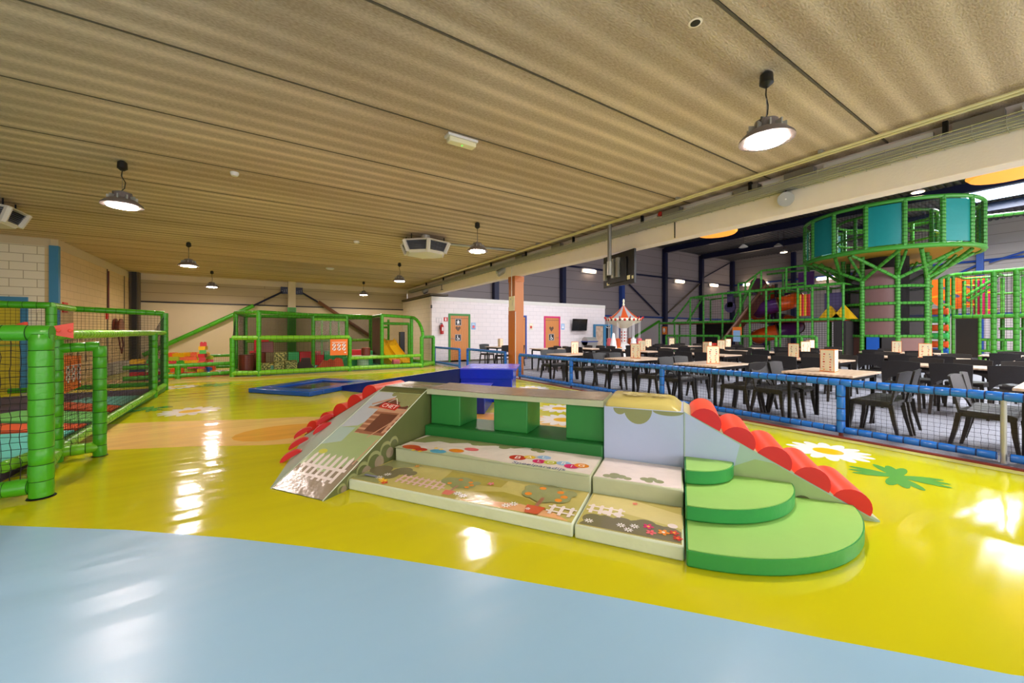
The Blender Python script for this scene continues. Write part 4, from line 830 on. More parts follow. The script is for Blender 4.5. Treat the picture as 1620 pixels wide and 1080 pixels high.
# pale blue block with straw coloured lid
t = thing('foam_block', W(2.24, 1.3, 0), 'pale blue foam block with a yellow leaf printed top, right of the green cubes', 'foam block')
m = MB(); wbox(m, 1.925, 2.568, 1.05, 1.58, 0, .66, 'foam_blue'); A = Art(m, lambda x, y, h: W(x, 1.05-h, y))
def halfdisc(x, r, sq=1): A.poly([(x+r*math.cos(a_), .655-r*sq*math.sin(a_)) for a_ in [PI*k/14 for k in range(15)]], 'print_bush')
halfdisc(2.06, .055); halfdisc(2.21, .115, 1.1); halfdisc(2.45, .12, .3); m.build('foam_body', t)
m = MB(); a0, a1 = 1.925, 2.568
q0 = [(a0, 1.045, .655), (a1, 1.045, .645), (a1, 1.58, .65), (a0, 1.58, .66)]; q1 = [(a0+.02, 1.09, .70), (a1-.07, 1.09, .69), (a1-.07, 1.55, .715), (a0+.02, 1.55, .725)]; q2 = [(a0+.05, 1.16, .725), (a1-.12, 1.16, .715), (a1-.12, 1.5, .73), (a0+.05, 1.5, .74)]
m.loft([[W(*p) for p in q] for q in (q0, q1, q2)], 'print_straw'); A = Art(m, lambda x, y, h: W(x, y, .728+h))
m.build('printed_cover', t, bevel=.02)
m = MB(); A = Art(m, lambda x, y, h: W(x, y, .742+h)); 
for cx, cy, r in ((2.15, 1.33, .1), (2.37, 1.33, .07)):
    for k in range(9): A.disc(cx+r*.7*math.cos(k*.7), cy+r*.7*math.sin(k*.7), r*.45, 'print_straw_light', r*.2, 8, k*.7)
m.build('leaf_print', t, smooth=False)
# quarter round green steps
def quarter(r, z0, z1, label):
    t = thing('quarter_step', W(2.58, 1.05, z0), label, 'foam step', 'green quarter round steps')
    pts = [(2.575, 1.045)]+[(2.575+r*math.sin(PI/2*k/24), 1.045-r*math.cos(PI/2*k/24)) for k in range(25)]
    m = MB(); m.ext([W(*p)[:2] for p in pts], z0+.001, z1-.002, 'foam_edge_green'); m.build('foam_body', t, bevel=.012)
    pts2 = [(2.585, 1.035)]+[(2.585+(r-.02)*math.sin(PI/2*k/24), 1.035-(r-.02)*math.cos(PI/2*k/24)) for k in range(25)]
    m = MB(); m.ext([W(*p)[:2] for p in pts2], z1-.004, z1+.004, 'foam_lightgreen'); m.build('top_cover', t, bevel=.003)
quarter(1.09, 0, .095, 'largest green quarter round step, lying on the yellow floor'); quarter(.73, .1, .195, 'middle green quarter round step'); quarter(.35, .2, .3, 'smallest green quarter round step, on top against the blue ramp side')

# ================================================================== BLUE TRAMPOLINE MAT, RAMP AND BOX
t = thing('trampoline_mat', (.9, 10.5, 0), 'flat blue foam frame around a dark sunken trampoline, by the long blue ramp', 'trampoline')
A4 = [onZ(*p, .1)[:2] for p in ((392, 614), (490, 620))]; dx, dy = A4[1][0]-A4[0][0], A4[1][1]-A4[0][1]; L = math.hypot(dx, dy); ex, ey = dx/L, dy/L; fx, fy = -ey, ex
TP = lambda a, b, z: (A4[0][0]+ex*a+fx*b, A4[0][1]+ey*a+fy*b, z)
SA, SB = L, 2.1
for a0, a1, b0, b1 in ((0, SA, 0, .36), (0, SA, SB-.36, SB), (0, .36, .36, SB-.36), (SA-.36, SA, .36, SB-.36)):
    m = MB(); m.box(a0+.003, a1-.003, b0+.003, b1-.003, 0, .1, 'mat_blue', lambda x, y, z: TP(x, y, z)); m.build('edge_pad', t, bevel=.02)
m = MB(); m.box(.36, SA-.36, .36, SB-.36, 0, .06, 'tramp_black', lambda x, y, z: TP(x, y, z)); m.build('jumping_bed', t)
# long ramp rising to the box
t = thing('foam_ramp', (2.6, 8.4, 0), 'long dark blue foam ramp rising from the trampoline mat to the blue box', 'foam ramp')
b0 = Vector(onZ(534, 617)[:2]+(0,)); b1 = Vector((3.12, 6.72, 0)); dd = (b1-b0); n_ = Vector((-dd.y, dd.x, 0)).normalized()
if n_.x < 0: n_ = -n_
m = MB(); wr = .95
def RP(s_, w_, z): q = b0+dd*s_+n_*w_; return (q.x, q.y, z)
m.prism([(0, 0), (1, 0), (1, .635), (0, .09)], lambda p, q: RP(p, 0, q), lambda p, q: RP(p, wr, q), 'mat_blue_dark'); m.build('foam_body', t)
m = MB(); m.add([RP(0, -.004, .088), RP(1, -.004, .633), RP(1, .06, .639), RP(0, .06, .094)], [(0, 1, 2, 3)], 'mat_glare_white'); m.add([RP(0, .06, .093), RP(1, .06, .638), RP(1, wr, .638), RP(0, wr, .093)], [(0, 1, 2, 3)], 'mat_blue'); m.build('top_cover', t)  # white front strip paints the glare along the ramp's top edge
# box
bx = lambda a, b, z: (3.13+a*.80+b*.56, 6.70-a*.60+b*.74, z)
t = thing('foam_box', bx(.5, .6, 0), 'shiny dark blue foam box with a violet-blue top behind the green bridge', 'foam block')
m = MB(); m.box(0, .98, 0, 1.15, 0, .6, 'mat_blue_box', bx); m.build('foam_body', t, bevel=.015)
m = MB(); m.box(-.01, 1.06, -.02, 1.17, .6, .64, 'mat_blue_top', bx); m.box(-.01, 1.0, -.022, -.01, .44, .62, 'mat_blue_box', bx); m.build('top_cover', t, bevel=.006)
t = thing('foam_step', bx(.3, -.6, 0), 'small bright blue foam step in front of the dark blue box', 'foam block')
m = MB(); m.box(.02, .62, -1.15, -.05, 0, .36, 'mat_blue_dark', bx); m.build('foam_body', t, bevel=.015)
m = MB(); m.box(.015, .625, -1.155, -.045, .36, .375, 'mat_blue_top', bx); m.build('top_cover', t)

# ================================================================== NET FENCES
def padded(t, name, segs, r, mm, seam, pitch=.1, n=10):
    for a, b in segs: m = MB(); m.pad(a, b, r, mm, seam, pitch, n); m.build(name, t)
def netpart(t, quads, cell, r, wob=0):
    for q in quads: m = MB(); m.cords(*q, cell, r, 'net_black', wob); m.build('net', t, smooth=False)
FX = 6.15
t = thing('net_fence', (FX, 4.6, 0), 'long low blue padded fence with black netting between play floor and tables', 'fence')
FY = [-3.0, -1.35, .6, 1.88, 4.5, 7.0, 9.2]
padded(t, 'top_rail', [((FX, FY[i], .68), (FX, FY[i+1], .68)) for i in range(6)], .044, 'pad_blue', 'pad_blue_seam', .12, 12)
padded(t, 'bottom_rail', [((FX, FY[i]+.04, .085), (FX, FY[i+1]-.04, .085)) for i in range(6)], .04, 'pad_blue', 'pad_blue_seam', .13, 12)
for y in FY:
    m = MB()
    if y == .6: m.tube((FX, y, .02), (FX, y, .66), .022, 'metal_galv', 10)
    else: m.pad((FX, y, .05), (FX, y, .66), .045, 'pad_blue', 'pad_blue_seam', .14, 12); m.tube((FX, y, 0), (FX, y, .06), .025, 'soft_brown')
    m.build('post', t)
netpart(t, [((FX, FY[i], .1), (FX, FY[i+1], .1), (FX, FY[i+1], .66), (FX, FY[i], .66)) for i in range(6)], .046, .0016, .004)
for (x0, y0), (x1, y1), lab in (((6.1, 13.15), (6.08, 15.6), 'short blue padded net fence between green play frame and toilet doors'), ((6.22, 10.1), (6.4, 13.1), 'blue padded net fence left of the orange pillar')):
    t = thing('net_fence', ((x0+x1)/2, (y0+y1)/2, 0), lab, 'fence')
    padded(t, 'top_rail', [((x0, y0, .7), (x1, y1, .7))], .045, 'pad_blue', 'pad_blue_seam', .12); padded(t, 'bottom_rail', [((x0, y0, .085), (x1, y1, .085))], .045, 'pad_blue', 'pad_blue_seam', .12)
    padded(t, 'post', [((x0, y0, 0), (x0, y0, .7)), ((x1, y1, 0), (x1, y1, .7))], .045, 'pad_blue', 'pad_blue_seam', .12)
    netpart(t, [((x0, y0, .1), (x1, y1, .1), (x1, y1, .68), (x0, y0, .68))], .06, .002)

# ================================================================== LEFT NET ENCLOSURE
G, GS, LM = 'pad_green', 'pad_green_seam', 'pad_lime'
P1, P1b, P2, GA, P3, P4, T1, T2 = (-1.5, 4.62), (-1.68, 5.25), (-1.78, 5.78), (-1.48, 5.84), (-1.9, 10.5), (-1.93, 11.72), (-3.1, 9.9), (-3.3, 11.5)
t = thing('net_enclosure', (-2.5, 7.5, 0), 'tall green padded frame with black netting at the left edge, nearest the camera', 'play frame')
v3 = lambda p, z: (p[0], p[1], z)
padded(t, 'post', [(v3(P1, .01), v3(P1, 1.3))], .07, G, GS, .125, 14)
padded(t, 'post', [(v3(P1b, 0), v3(P1b, 1.28)), (v3(P2, 0), v3(P2, 1.28)), (v3(GA, 0), v3(GA, 1.17))], .055, G, GS, .12, 12)
padded(t, 'post', [(v3(P3, 0), v3(P3, 1.3)), (v3(P4, 0), v3(P4, 1.76)), (v3(T1, 0), v3(T1, 1.76))], .07, G, GS, .14, 12)
padded(t, 'top_rail', [((-1.44, 4.62, 1.31), (-4.4, 4.72, 1.31))], .062, G, GS, .13, 14)
padded(t, 'top_rail', [(v3(P1, 1.3), v3(P1b, 1.3)), (v3(P2, 1.15), v3(GA, 1.17))], .052, G, GS, .12)
padded(t, 'top_rail', [(v3(P1b, 1.29), v3(P3, 1.31)), (v3(P3, 1.31), v3(P4, 1.31))], .05, LM, GS, .12)
padded(t, 'top_rail', [(v3(P4, 1.75), v3(T2, 1.8)), (v3(T1, 1.78), (-4.35, 9.9, 1.78))], .06, G, GS, .15)
padded(t, 'top_rail', [(v3(T2, 1.8), v3(T1, 1.78))], .06, LM, GS, .12)
padded(t, 'bottom_rail', [((-1.56, 4.62, .1), (-4.4, 4.72, .1))], .062, G, GS, .13, 14)
padded(t, 'bottom_rail', [(v3(P2, .1), v3(GA, .1)), (v3(P1b, .1), v3(P2, .1)), (v3(P2, .12), v3(P3, .12)), (v3(P3, .12), v3(P4, .12)), ((-1.95, 5.3, .12), (-1.85, 5.8, .12))], .055, LM, GS, .12)
padded(t, 'bottom_rail', [((-4.3, 11.9, .15), v3(P4, .15))], .05, G, GS, .15)
m = MB(); m.lathe([(.08, .004), (.082, .0)], v3(P1, .002), 'metal_dark', 16); m.lathe([(.062, .004), (.064, 0)], v3(GA, .002), 'metal_dark', 16); m.build('floor_plate', t)
netpart(t, [((-4.3, 4.7, .14), (-1.56, 4.62, .14), (-1.56, 4.62, 1.27), (-4.3, 4.7, 1.27))], .05, .0025, .006)
netpart(t, [(v3(P2, .15), v3(P3, .15), v3(P3, 1.28), v3(P2, 1.28)), (v3(P3, .15), v3(P4, .15), v3(P4, 1.72), v3(P3, 1.3)), (v3(P2, .12), v3(GA, .12), v3(GA, 1.12), v3(P2, 1.12))], .05, .0024, .004)
netpart(t, [((-4.3, 9.9, .3), v3(T1, .3), v3(T1, 1.74), (-4.3, 9.9, 1.74)), (v3(T1, .3), v3(T2, .3), v3(T2, 1.78), v3(T1, 1.74)), (v3(T2, .2), v3(P4, .2), v3(P4, 1.74), v3(T2, 1.78))], .055, .0022)
m = MB()
q0, q1 = onX(98, 562, -1.84), onX(128, 562, -1.84); q2, q3 = onX(127, 611, -1.84), onX(99, 623, -1.84)
m.add([(-1.84, q0[1], q0[2]), (-1.84, q1[1], q1[2]), (-1.84, q2[1], q2[2]), (-1.84, q3[1], q3[2]), (-1.835, q0[1], q0[2]), (-1.835, q1[1], q1[2]), (-1.835, q2[1], q2[2]), (-1.835, q3[1], q3[2])], [(0, 1, 2, 3), (7, 6, 5, 4), (0, 4, 5, 1), (1, 5, 6, 2), (2, 6, 7, 3), (3, 7, 4, 0)], 'sign_orange')
def rules(A, x0, y0, w, h):
    for i in range(2):
        for j in range(3):
            cx, cy = x0+w*(.22+.28*j), y0+h*(.36+.26*i); A.disc(cx, cy, w*.11, 'ink_white', w*.11, 10); A.bar(cx-w*.07, cy-w*.08, cx+w*.07, cy+w*.08, w*.035, 'ink_red'); A.bar(cx-w*.05, cy+w*.03, cx+w*.05, cy+w*.03, w*.03, 'ink_black')
    A.rect(x0+w*.1, x0+w*.9, y0+h*.8, y0+h*.84, 'ink_white'); A.rect(x0+w*.8, x0+w*.9, y0+h*.06, y0+h*.14, 'ink_white')
A = Art(m, lambda x, y, h: (-1.834+h, x, y), .001); rules(A, q0[1]+.02, q2[2]+.03, q1[1]-q0[1], q1[2]-q2[2]-.08); m.build('rules_sign', t, smooth=False)
for (x, y, ry) in ((-1.5, 4.98, .5), (-1.72, 4.9, -.6)):
    m = MB(); c_, s_ = math.cos(ry), math.sin(ry)
    f = lambda a, b, z: (x+a*c_-b*s_, y+a*s_+b*c_, z)
    m.prism([(-.075, 1.3), (.07, 1.26), (.07, 1.4), (-.075, 1.36)], lambda p, q: f(p, -.012, q), lambda p, q: f(p, .012, q), 'foam_red'); 
    for a in (-.02, .05): m.lathe([(.016, 0), (.014, .012), (.002, .016)], f(a, -.012, 1.33), 'foam_red', 10, (s_, -c_, 0))
    m.build('corner_bracket', t)
# soft floor inside
t = thing('soft_floor', (-3, 8, 0), 'multicoloured soft play floor inside the left net enclosure', 'mat')
m = MB(); m.box(-4.25, -1.95, 4.85, 11.6, .0, .07, 'soft_purple'); m.build('base_mat', t)
for k, (pts, mm) in enumerate((([(-4.2, 4.9), (-2.0, 4.9), (-2.0, 5.6), (-4.2, 6.2)], 'soft_lime'), ([(-4.2, 6.2), (-2.0, 5.6), (-2.0, 7.0), (-4.2, 7.6)], 'soft_turquoise'), ([(-4.2, 7.8), (-2.0, 7.1), (-2.0, 7.4), (-3.4, 8.3)], 'soft_orange'),
      ([(-3.6, 8.6), (-2.0, 7.6), (-2.0, 8.3), (-3.2, 9.2)], 'soft_lime'), ([(-3.2, 9.6), (-2.0, 8.4), (-2.0, 8.9), (-2.9, 9.9)], 'soft_orange'), ([(-2.9, 9.9), (-2.0, 9.0), (-2.0, 10.2), (-2.8, 10.4)], 'soft_turquoise'))):
    m = MB(); m.ext(pts, .07, .1, mm); m.build('colour_panel', t)
t = thing('side_mat', (-2.2, 7, 0), 'dark green padded strip along the floor rail inside the net enclosure', 'mat')
m = MB(); m.box(-1.98, -1.87, 5.9, 11.5, .0, .1, 'foam_green_deep'); m.build('foam_body', t, bevel=.02)
m = MB(); m.lathe([(.02, .0), (.14, .04), (.2, .16), (.16, .3), (.02, .36)], (-3.9, 8.6, .1), 'soft_brown', 18); tag(m.build('soft_ball', loc=(-3.9, 8.6, .1)), 'dark brown round soft toy inside the net at the left picture edge', 'toy')

# ================================================================== LEGO PEN AND BRICKS
t = thing('low_net_fence', (-1.6, 14.6, 0), 'low green padded fence in front of the heap of plastic bricks', 'fence')
padded(t, 'top_rail', [((-3.2, 14.3, .37), (-.9, 14.75, .37))], .06, G, GS, .15); padded(t, 'bottom_rail', [((-3.2, 14.3, .08), (-.9, 14.75, .08))], .06, G, GS, .15)
padded(t, 'post', [((-2.1, 14.52, 0), (-2.1, 14.52, .38))], .07, G, GS, .15); padded(t, 'back_rail', [((-2.3, 17.2, .5), (-1.0, 17.2, .5)), ((-2.3, 17.2, .1), (-1.0, 17.2, .1))], .05, G, GS, .15)
netpart(t, [((-2.3, 17.2, .12), (-1.0, 17.2, .12), (-1.0, 17.2, .48), (-2.3, 17.2, .48)), ((-2.1, 14.5, .1), (-.9, 14.75, .1), (-.9, 14.75, .35), (-2.1, 14.5, .35))], .06, .002)
def brick(colour):
    m = MB(); m.box(-.16, .16, -.08, .08, 0, .112, colour)
    for a in (-.105, -.035, .035, .105):
        for b in (-.037, .037): m.lathe([(.026, .111), (.026, .132), (.001, .133)], (a, b, 0), colour, 8)
    return m.build('plastic_brick', bevel=0)
BR = {}
def put_brick(c, x, y, z, r, label, group, tilt=(0, 0)):
    if c not in BR: o = brick('brick_'+c); BR[c] = o
    else: o = BR[c].copy(); COL.objects.link(o)
    o.location = (x, y, z); o.rotation_euler = (tilt[0], tilt[1], r); tag(o, label, 'toy brick', group); return o
ks = ['orange', 'red', 'yellow', 'pink', 'paleblue', 'blue', 'green', 'lime', 'yellow', 'orange']
rb = random.Random(3)
for layer in range(6):
    n = (13, 12, 11, 10, 8, 5)[layer]
    for k in range(n):
        x = -2.72+(1.3-.06*layer)*(k+.5)/n+rb.uniform(-.03, .03)+.04*layer; y = 15.15+.07*layer+rb.uniform(-.06, .35)
        c = ks[(k*3+layer*5+rb.randint(0, 2)) % 10] if layer < 4 else rb.choice(['orange', 'yellow', 'orange', 'pink', 'lime'])
        nm = {'paleblue': 'pale blue', 'lime': 'lime yellow'}.get(c, c)
        put_brick(c, x, y, .113*layer+.002, rb.uniform(-.5, .5), '%s plastic building brick in the heap behind the low green rail' % nm, '%s bricks in the heap' % nm)
for k, (c, lab) in enumerate((('yellow', 'yellow brick at the bottom of the brick tower'), ('yellow', 'upper of the two yellow bricks at the foot of the brick tower'), ('red', 'red brick resting on the yellow foot of the brick tower'), ('orange', 'orange-red brick low in the brick tower'), ('red', 'third red brick from the top of the brick tower'), ('red', 'second red brick from the top of the brick tower'), ('green', 'green brick near the top of the brick tower'), ('yellow', 'yellow brick just below the red top of the tower'), ('red', 'red brick on top of the brick tower'))):
    put_brick(c, -1.62+.006*k, 14.98, .113*k, PI/2+.1*(-1)**k, lab, 'bricks of the tower')
for k, (c, x, z) in enumerate((('red', -1.2, .0), ('red', -.95, .0), ('orange', -1.9, 0), ('red', -2.1, .0), ('yellow', -2.35, 0))):
    put_brick(c, x, 14.9+.1*(k > 1), z, .05, ('red brick lying alone right of the tower', 'red brick lying nearest the big green frame', 'orange brick lying left of the tower foot', 'red brick lying at the front of the heap', 'yellow brick lying at the front of the heap')[k], 'loose bricks')
for k in range(5):
    c = ('navy', 'red', 'navy', 'navy', 'yellow')[k]; put_brick(c, -2.98, 14.7, .111*k, .05, '%s brick of the small stack behind the left net' % c, 'navy stack seen through the left net')
for k in range(5):
    c = ('blue', 'red', 'cream', 'red', 'green')[k]; put_brick(c, -2.62, 14.62, .111*k, .2, '%s brick of the short stack beside the left net corner' % c, 'short stack beside the net corner')
m = MB()
for k in range(3): m.box(-1.5, -.9, 15.2+k*.5, 15.6+k*.5, 0, .03+.0*k, 'brick_cream')
for a in range(8):
    for b in range(12): m.lathe([(.02, .029), (.02, .045), (.001, .046)], (-1.46+a*.075, 15.25+b*.11, 0), 'brick_cream', 6)
tag(m.build('baseplate', loc=(-1.2, 15.8, 0)), 'pale studded building plates on the floor beside the brick heap', 'toy baseplate')

# ================================================================== BACK PLAY FRAME
t = thing('net_play_area', (2.3, 15, 0), 'wide green padded play frame with netting in front of the back wall', 'play frame')
Q = {'a': (-.81, 14.2), 'b': (-.15, 14.0), 'c': (2.45, 14.15), 'd': (5.0, 14.15), 'e': (5.75, 14.9), 'A': (-.78, 15.2), 'B': (1.5, 15.9), 'C': (2.65, 15.9), 'D': (3.75, 16.5), 'E': (3.72, 14.9), 'F': (4.95, 15.2), 'Gx': (5.3, 16.6), 'H': (-.6, 17.6), 'I': (3.9, 17.6)}
q = lambda k, z: (Q[k][0], Q[k][1], z)
padded(t, 'post', [(q('a', 0), q('a', 1.16)), (q('c', 0), q('c', 1.16)), (q('d', 0), q('d', 1.16)), (q('e', 0), q('e', 1.16))], .07, G, GS, .15)
padded(t, 'post', [(q('b', 0), q('b', 1.94)), (q('A', 0), q('A', 1.96)), (q('B', 0), q('B', 1.96)), (q('C', 0), q('C', 1.96)), (q('E', 0), q('E', 1.96)), (q('F', 0), q('F', 1.9)), (q('D', 0), q('D', 1.95)), (q('H', 0), q('H', 1.95)), (q('I', 0), q('I', 1.95)), (q('Gx', 0), q('Gx', 1.7))], .065, G, GS, .15)
padded(t, 'top_rail', [(q('a', 1.16), q('b', 1.16)), (q('b', 1.16), q('c', 1.16))], .07, LM, GS, .15)
padded(t, 'top_rail', [(q('b', 1.94), q('A', 1.96)), (q('b', 1.94), q('B', 1.97)), (q('B', 1.97), q('C', 1.97)), (q('C', 1.97), q('D', 1.97)), (q('D', 1.97), q('E', 1.97)), (q('E', 1.97), q('F', 1.93)), (q('A', 1.96), q('H', 1.95)), (q('H', 1.95), q('I', 1.95)), (q('D', 1.7), q('Gx', 1.7)), (q('d', 1.15), q('e', 1.15))], .06, G, GS, .15)
pts = [(Q['F'][0]+(Q['d'][0]-Q['F'][0]+.05)*math.sin(a), Q['F'][1]+(Q['d'][1]-Q['F'][1])*math.sin(a)**1.2, 1.13+.8*math.cos(a)) for a in [PI/2*k/6 for k in range(7)]]
for i in range(6): m = MB(); m.pad(pts[i], pts[i+1], .06, G, GS, .15); m.build('curved_rail', t)
padded(t, 'middle_rail', [(q('c', .44), q('d', .46)), (q('H', 1.0), q('I', 1.0)), (q('B', 1.8), q('C', 1.8))], .06, LM, GS, .15)
padded(t, 'bottom_rail', [(q('a', .1), q('b', .1)), (q('b', .1), q('c', .1)), (q('c', .1), q('d', .1)), (q('d', .1), q('e', .1)), (q('a', .1), q('A', .1)), (q('e', .1), q('Gx', .12))], .075, LM, GS, .15)
netpart(t, [(q('a', .12), q('b', .12), q('b', 1.14), q('a', 1.14)), (q('b', .12), q('c', .12), q('c', 1.14), q('b', 1.14)), (q('c', .12), q('d', .12), q('d', .42), q('c', .42)), (q('d', .12), q('e', .12), q('e', 1.14), q('d', 1.14)), (q('a', .12), q('A', .12), q('A', 1.94), q('a', 1.14))], .06, .0022)
netpart(t, [(q('H', .1), q('I', .1), q('I', 1.94), q('H', 1.94)), (q('A', .1), q('H', .1), q('H', 1.94), q('A', 1.94)), (q('D', .1), q('I', .1), q('I', 1.94), q('D', 1.94)), (q('Gx', .1), q('D', .1), q('D', 1.7), q('Gx', 1.7))], .05, .0026)
for a, b in (('H', 'I'),): m = MB(); m.add([q(a, .1), q(b, .1), q(b, 1.9), q(a, 1.9)], [(0, 1, 2, 3)], 'fine_mesh'); m.build('mesh_panel', t)
m = MB(); m.box(3.7, 3.75, 14.95, 16.4, .1, 1.9, 'brown_sheet'); m.build('side_sheet', t)
for k in range(4):
    a = Vector(q('B', 0)); b = Vector(q('C', 0)); p0 = a+(b-a)*(.06+.22*k); p1 = a+(b-a)*(.28+.22*k)
    m = MB(); N = 6; vs = []
    for i in range(N+1):
        f = i/N; p = p0+(p1-p0)*f; o_ = .03*math.sin(f*PI*2+k); vs += [(p.x, p.y-.05+o_, .5), (p.x, p.y-.05+o_*.5, 1.78)]
    m.add(vs, [(2*i, 2*i+2, 2*i+3, 2*i+1) for i in range(N)], 'clear_pvc'); m.build('curtain_strip', t)
padded(t, 'curtain_post', [((1.5+.29*k, 15.9, .5), (1.5+.29*k, 15.9, 1.8)) for k in (1, 2, 3)], .035, G, GS, .15, 8)
m = MB(); m.box(1.83, 2.37, 14.03, 14.05, .56, 1.1, 'sign_orange'); A = Art(m, lambda x, y, h: (x, 14.03-h, y), .001)
rules(A, 1.83, .6, .54, .48); m.build('rules_sign', t)
padded(t, 'slide_rail', [((3.95, 17.2, .1), (3.95, 17.2, 1.9)), ((4.6, 17.3, .1), (4.6, 17.3, 1.9)), ((3.95, 17.2, 1.55), (4.6, 17.3, 1.55)), ((3.95, 17.2, .98), (4.6, 17.3, .98))], .05, G, GS, .15, 8)
m = MB(); m.box(4.85, 5.05, 16.4, 16.6, .1, 1.35, 'ink_black'); m.build('black_pad', t)
# floor & contents
m = MB(); m.ext([(-.7, 14.3), (-.1, 14.15), (2.4, 14.3), (5.0, 14.3), (5.6, 15), (5.2, 16.5), (3.9, 17.5), (-.5, 17.5)], .005, .06, 'soft_turquoise'); tag(m.build('soft_floor', loc=(2, 15.5, 0)), 'turquoise soft floor inside the wide green play frame', 'mat')
def block(x0, x1, y0, y1, z0, z1, mm, lab, cat='foam block', name='foam_block', grp=None, T=None):
    m = MB(); m.box(x0, x1, y0, y1, z0, z1, mm, T); return tag(m.build(name, loc=((x0+x1)/2, (y0+y1)/2, z0), bevel=.015), lab, cat, grp)
def roll(x, y, z0, z1, r, mm, lab, top=None):
    m = MB(); m.lathe([(r-.01, z0), (r, z0+.01), (r, z1-.01), (r-.01, z1)], (x, y, 0), mm, 22)
    if top: m.lathe([(r-.01, z1), (.01, z1+.004)], (x, y, 0), top, 22)
    return tag(m.build('foam_cylinder', loc=(x, y, z0)), lab, 'foam cylinder')
fb = onZ
roll(-.48, 14.6, .062, .63, .2, 'soft_brown', 'brown foam cylinder at the left corner inside the green frame')
roll(-.18, 15.05, .062, .66, .22, 'soft_brown', 'brown foam cylinder behind the left corner cylinder')
block(-.42, -.05, 15.5, 15.9, .062, .7, 'soft_red', 'red foam block standing behind the brown cylinders', grp=None)
block(-.62, -.22, 15.3, 15.48, .662, 1.1, 'soft_red', 'red foam block stacked on top at the left corner of the green frame') if False else None
block(-.3, .12, 15.45, 15.9, .702, 1.08, 'soft_red', 'red foam block on top of the stack behind the brown cylinders')
block(-.2, .25, 15.0, 15.42, .664, 1.02, 'soft_brown', 'brown foam block resting on the back cylinder at the left corner')
block(-.14, .16, 14.35, 14.6, .062, .36, 'leaf_print', 'front left leaf printed foam cube behind the tall green post', 'foam cube', 'foam_cube')
block(.24, .52, 14.32, 14.62, .062, .38, 'leaf_print', 'leaf printed foam cube on the floor right of the tall green post', 'foam cube', 'foam_cube')
block(.56, .96, 14.4, 14.75, .062, .4, 'leaf_print', 'rightmost leaf printed foam cube on the floor', 'foam cube', 'foam_cube') if False else None
block(.55, .9, 14.5, 14.85, .062, .4, 'leaf_print', 'rightmost leaf printed foam cube on the turquoise floor', 'foam cube', 'foam_cube')
block(.26, .62, 14.95, 15.3, .062, .66, 'leaf_print', 'tall leaf printed foam block behind the leaf cubes', 'foam cube', 'foam_cube')
xs = [(.75, 1.1, 'soft_green', 'green'), (1.12, 1.95, 'soft_red', 'red'), (1.97, 2.75, 'soft_green', 'green'), (2.77, 3.15, 'soft_red', 'red'), (3.17, 3.52, 'soft_red', 'red')]
for i, (a, b, mm, c) in enumerate(xs):
    block(a, b, 16.7, 17.3, .062, .58, mm, ('short green seat block left of the first red seat block', 'wide red seat block at the left of the back row', 'wide green seat block in the middle of the back row', 'red seat block left of its red twin in the back row', 'red seat block right end of the back row')[i], grp='seat blocks along the back row')
block(2.4, 3.3, 15.3, 15.7, .062, .42, 'soft_green', 'low green seat block beneath the orange sign', grp='seat blocks along the back row')
block(2.75, 3.4, 15.72, 16.1, .062, .66, 'soft_red', 'red seat block right of the orange sign')
block(3.44, 3.62, 15.9, 16.3, .062, .6, 'soft_green', 'small green seat block behind the round table')
def stepped(x, y, s, mm, lab, flip=1):   # zigzag foam animal
    m = MB(); pr_ = [(-.55, .0), (-.62, .05), (-.38, .28), (-.3, .42), (-.12, .36), (.02, .46), (.16, .38), (.3, .5), (.5, .46), (.58, .1), (.5, 0), (.36, .06), (.22, 0), (.04, .06), (-.12, 0), (-.3, .06)]
    m.prism(pr_, lambda p, q_: (x+p*s*flip, y, .062+q_*s), lambda p, q_: (x+p*s*flip, y+.34, .062+q_*s), mm); return tag(m.build('foam_climber', loc=(x, y, .06), bevel=.01), lab, 'foam climber')
stepped(1.95, 14.75, .72, 'soft_brick', 'rust-red zigzag foam climber below the orange sign')
m = MB(); m.prism([(-.5, 0), (-.6, .12), (-.35, .16), (-.3, .3), (-.18, .3), (-.14, .46), (.26, .46), (.3, .2), (.42, .12), (.5, .04), (.4, 0)], lambda p, q_: (1.15+p*.6, 14.75, .062+q_*.85), lambda p, q_: (1.15+p*.6, 15.1, .062+q_*.85), 'soft_dark'); tag(m.build('foam_climber', loc=(1.15, 14.9, .06), bevel=.01), 'dark brown stepped foam climber left of the rust-red one', 'foam climber')
m = MB(); m.lathe([(.2, .062), (.2, .4), (.55, .41), (.56, .46), (.54, .47), (.01, .475)], (3.05, 14.95, 0), 'brick_cream', 24); tag(m.build('foam_table', loc=(3.05, 14.95, .06)), 'low round cream foam table with green edge in the play frame', 'table')
roll(3.15, 14.95, .476, .76, .16, 'soft_brown', 'brown foam cylinder standing on the round cream table', 'soft_orange')
block(4.0, 4.24, 14.35, 14.6, .062, .32, 'ink_pink', 'small pink foam cube on the turquoise floor', 'foam cube', 'foam_cube')
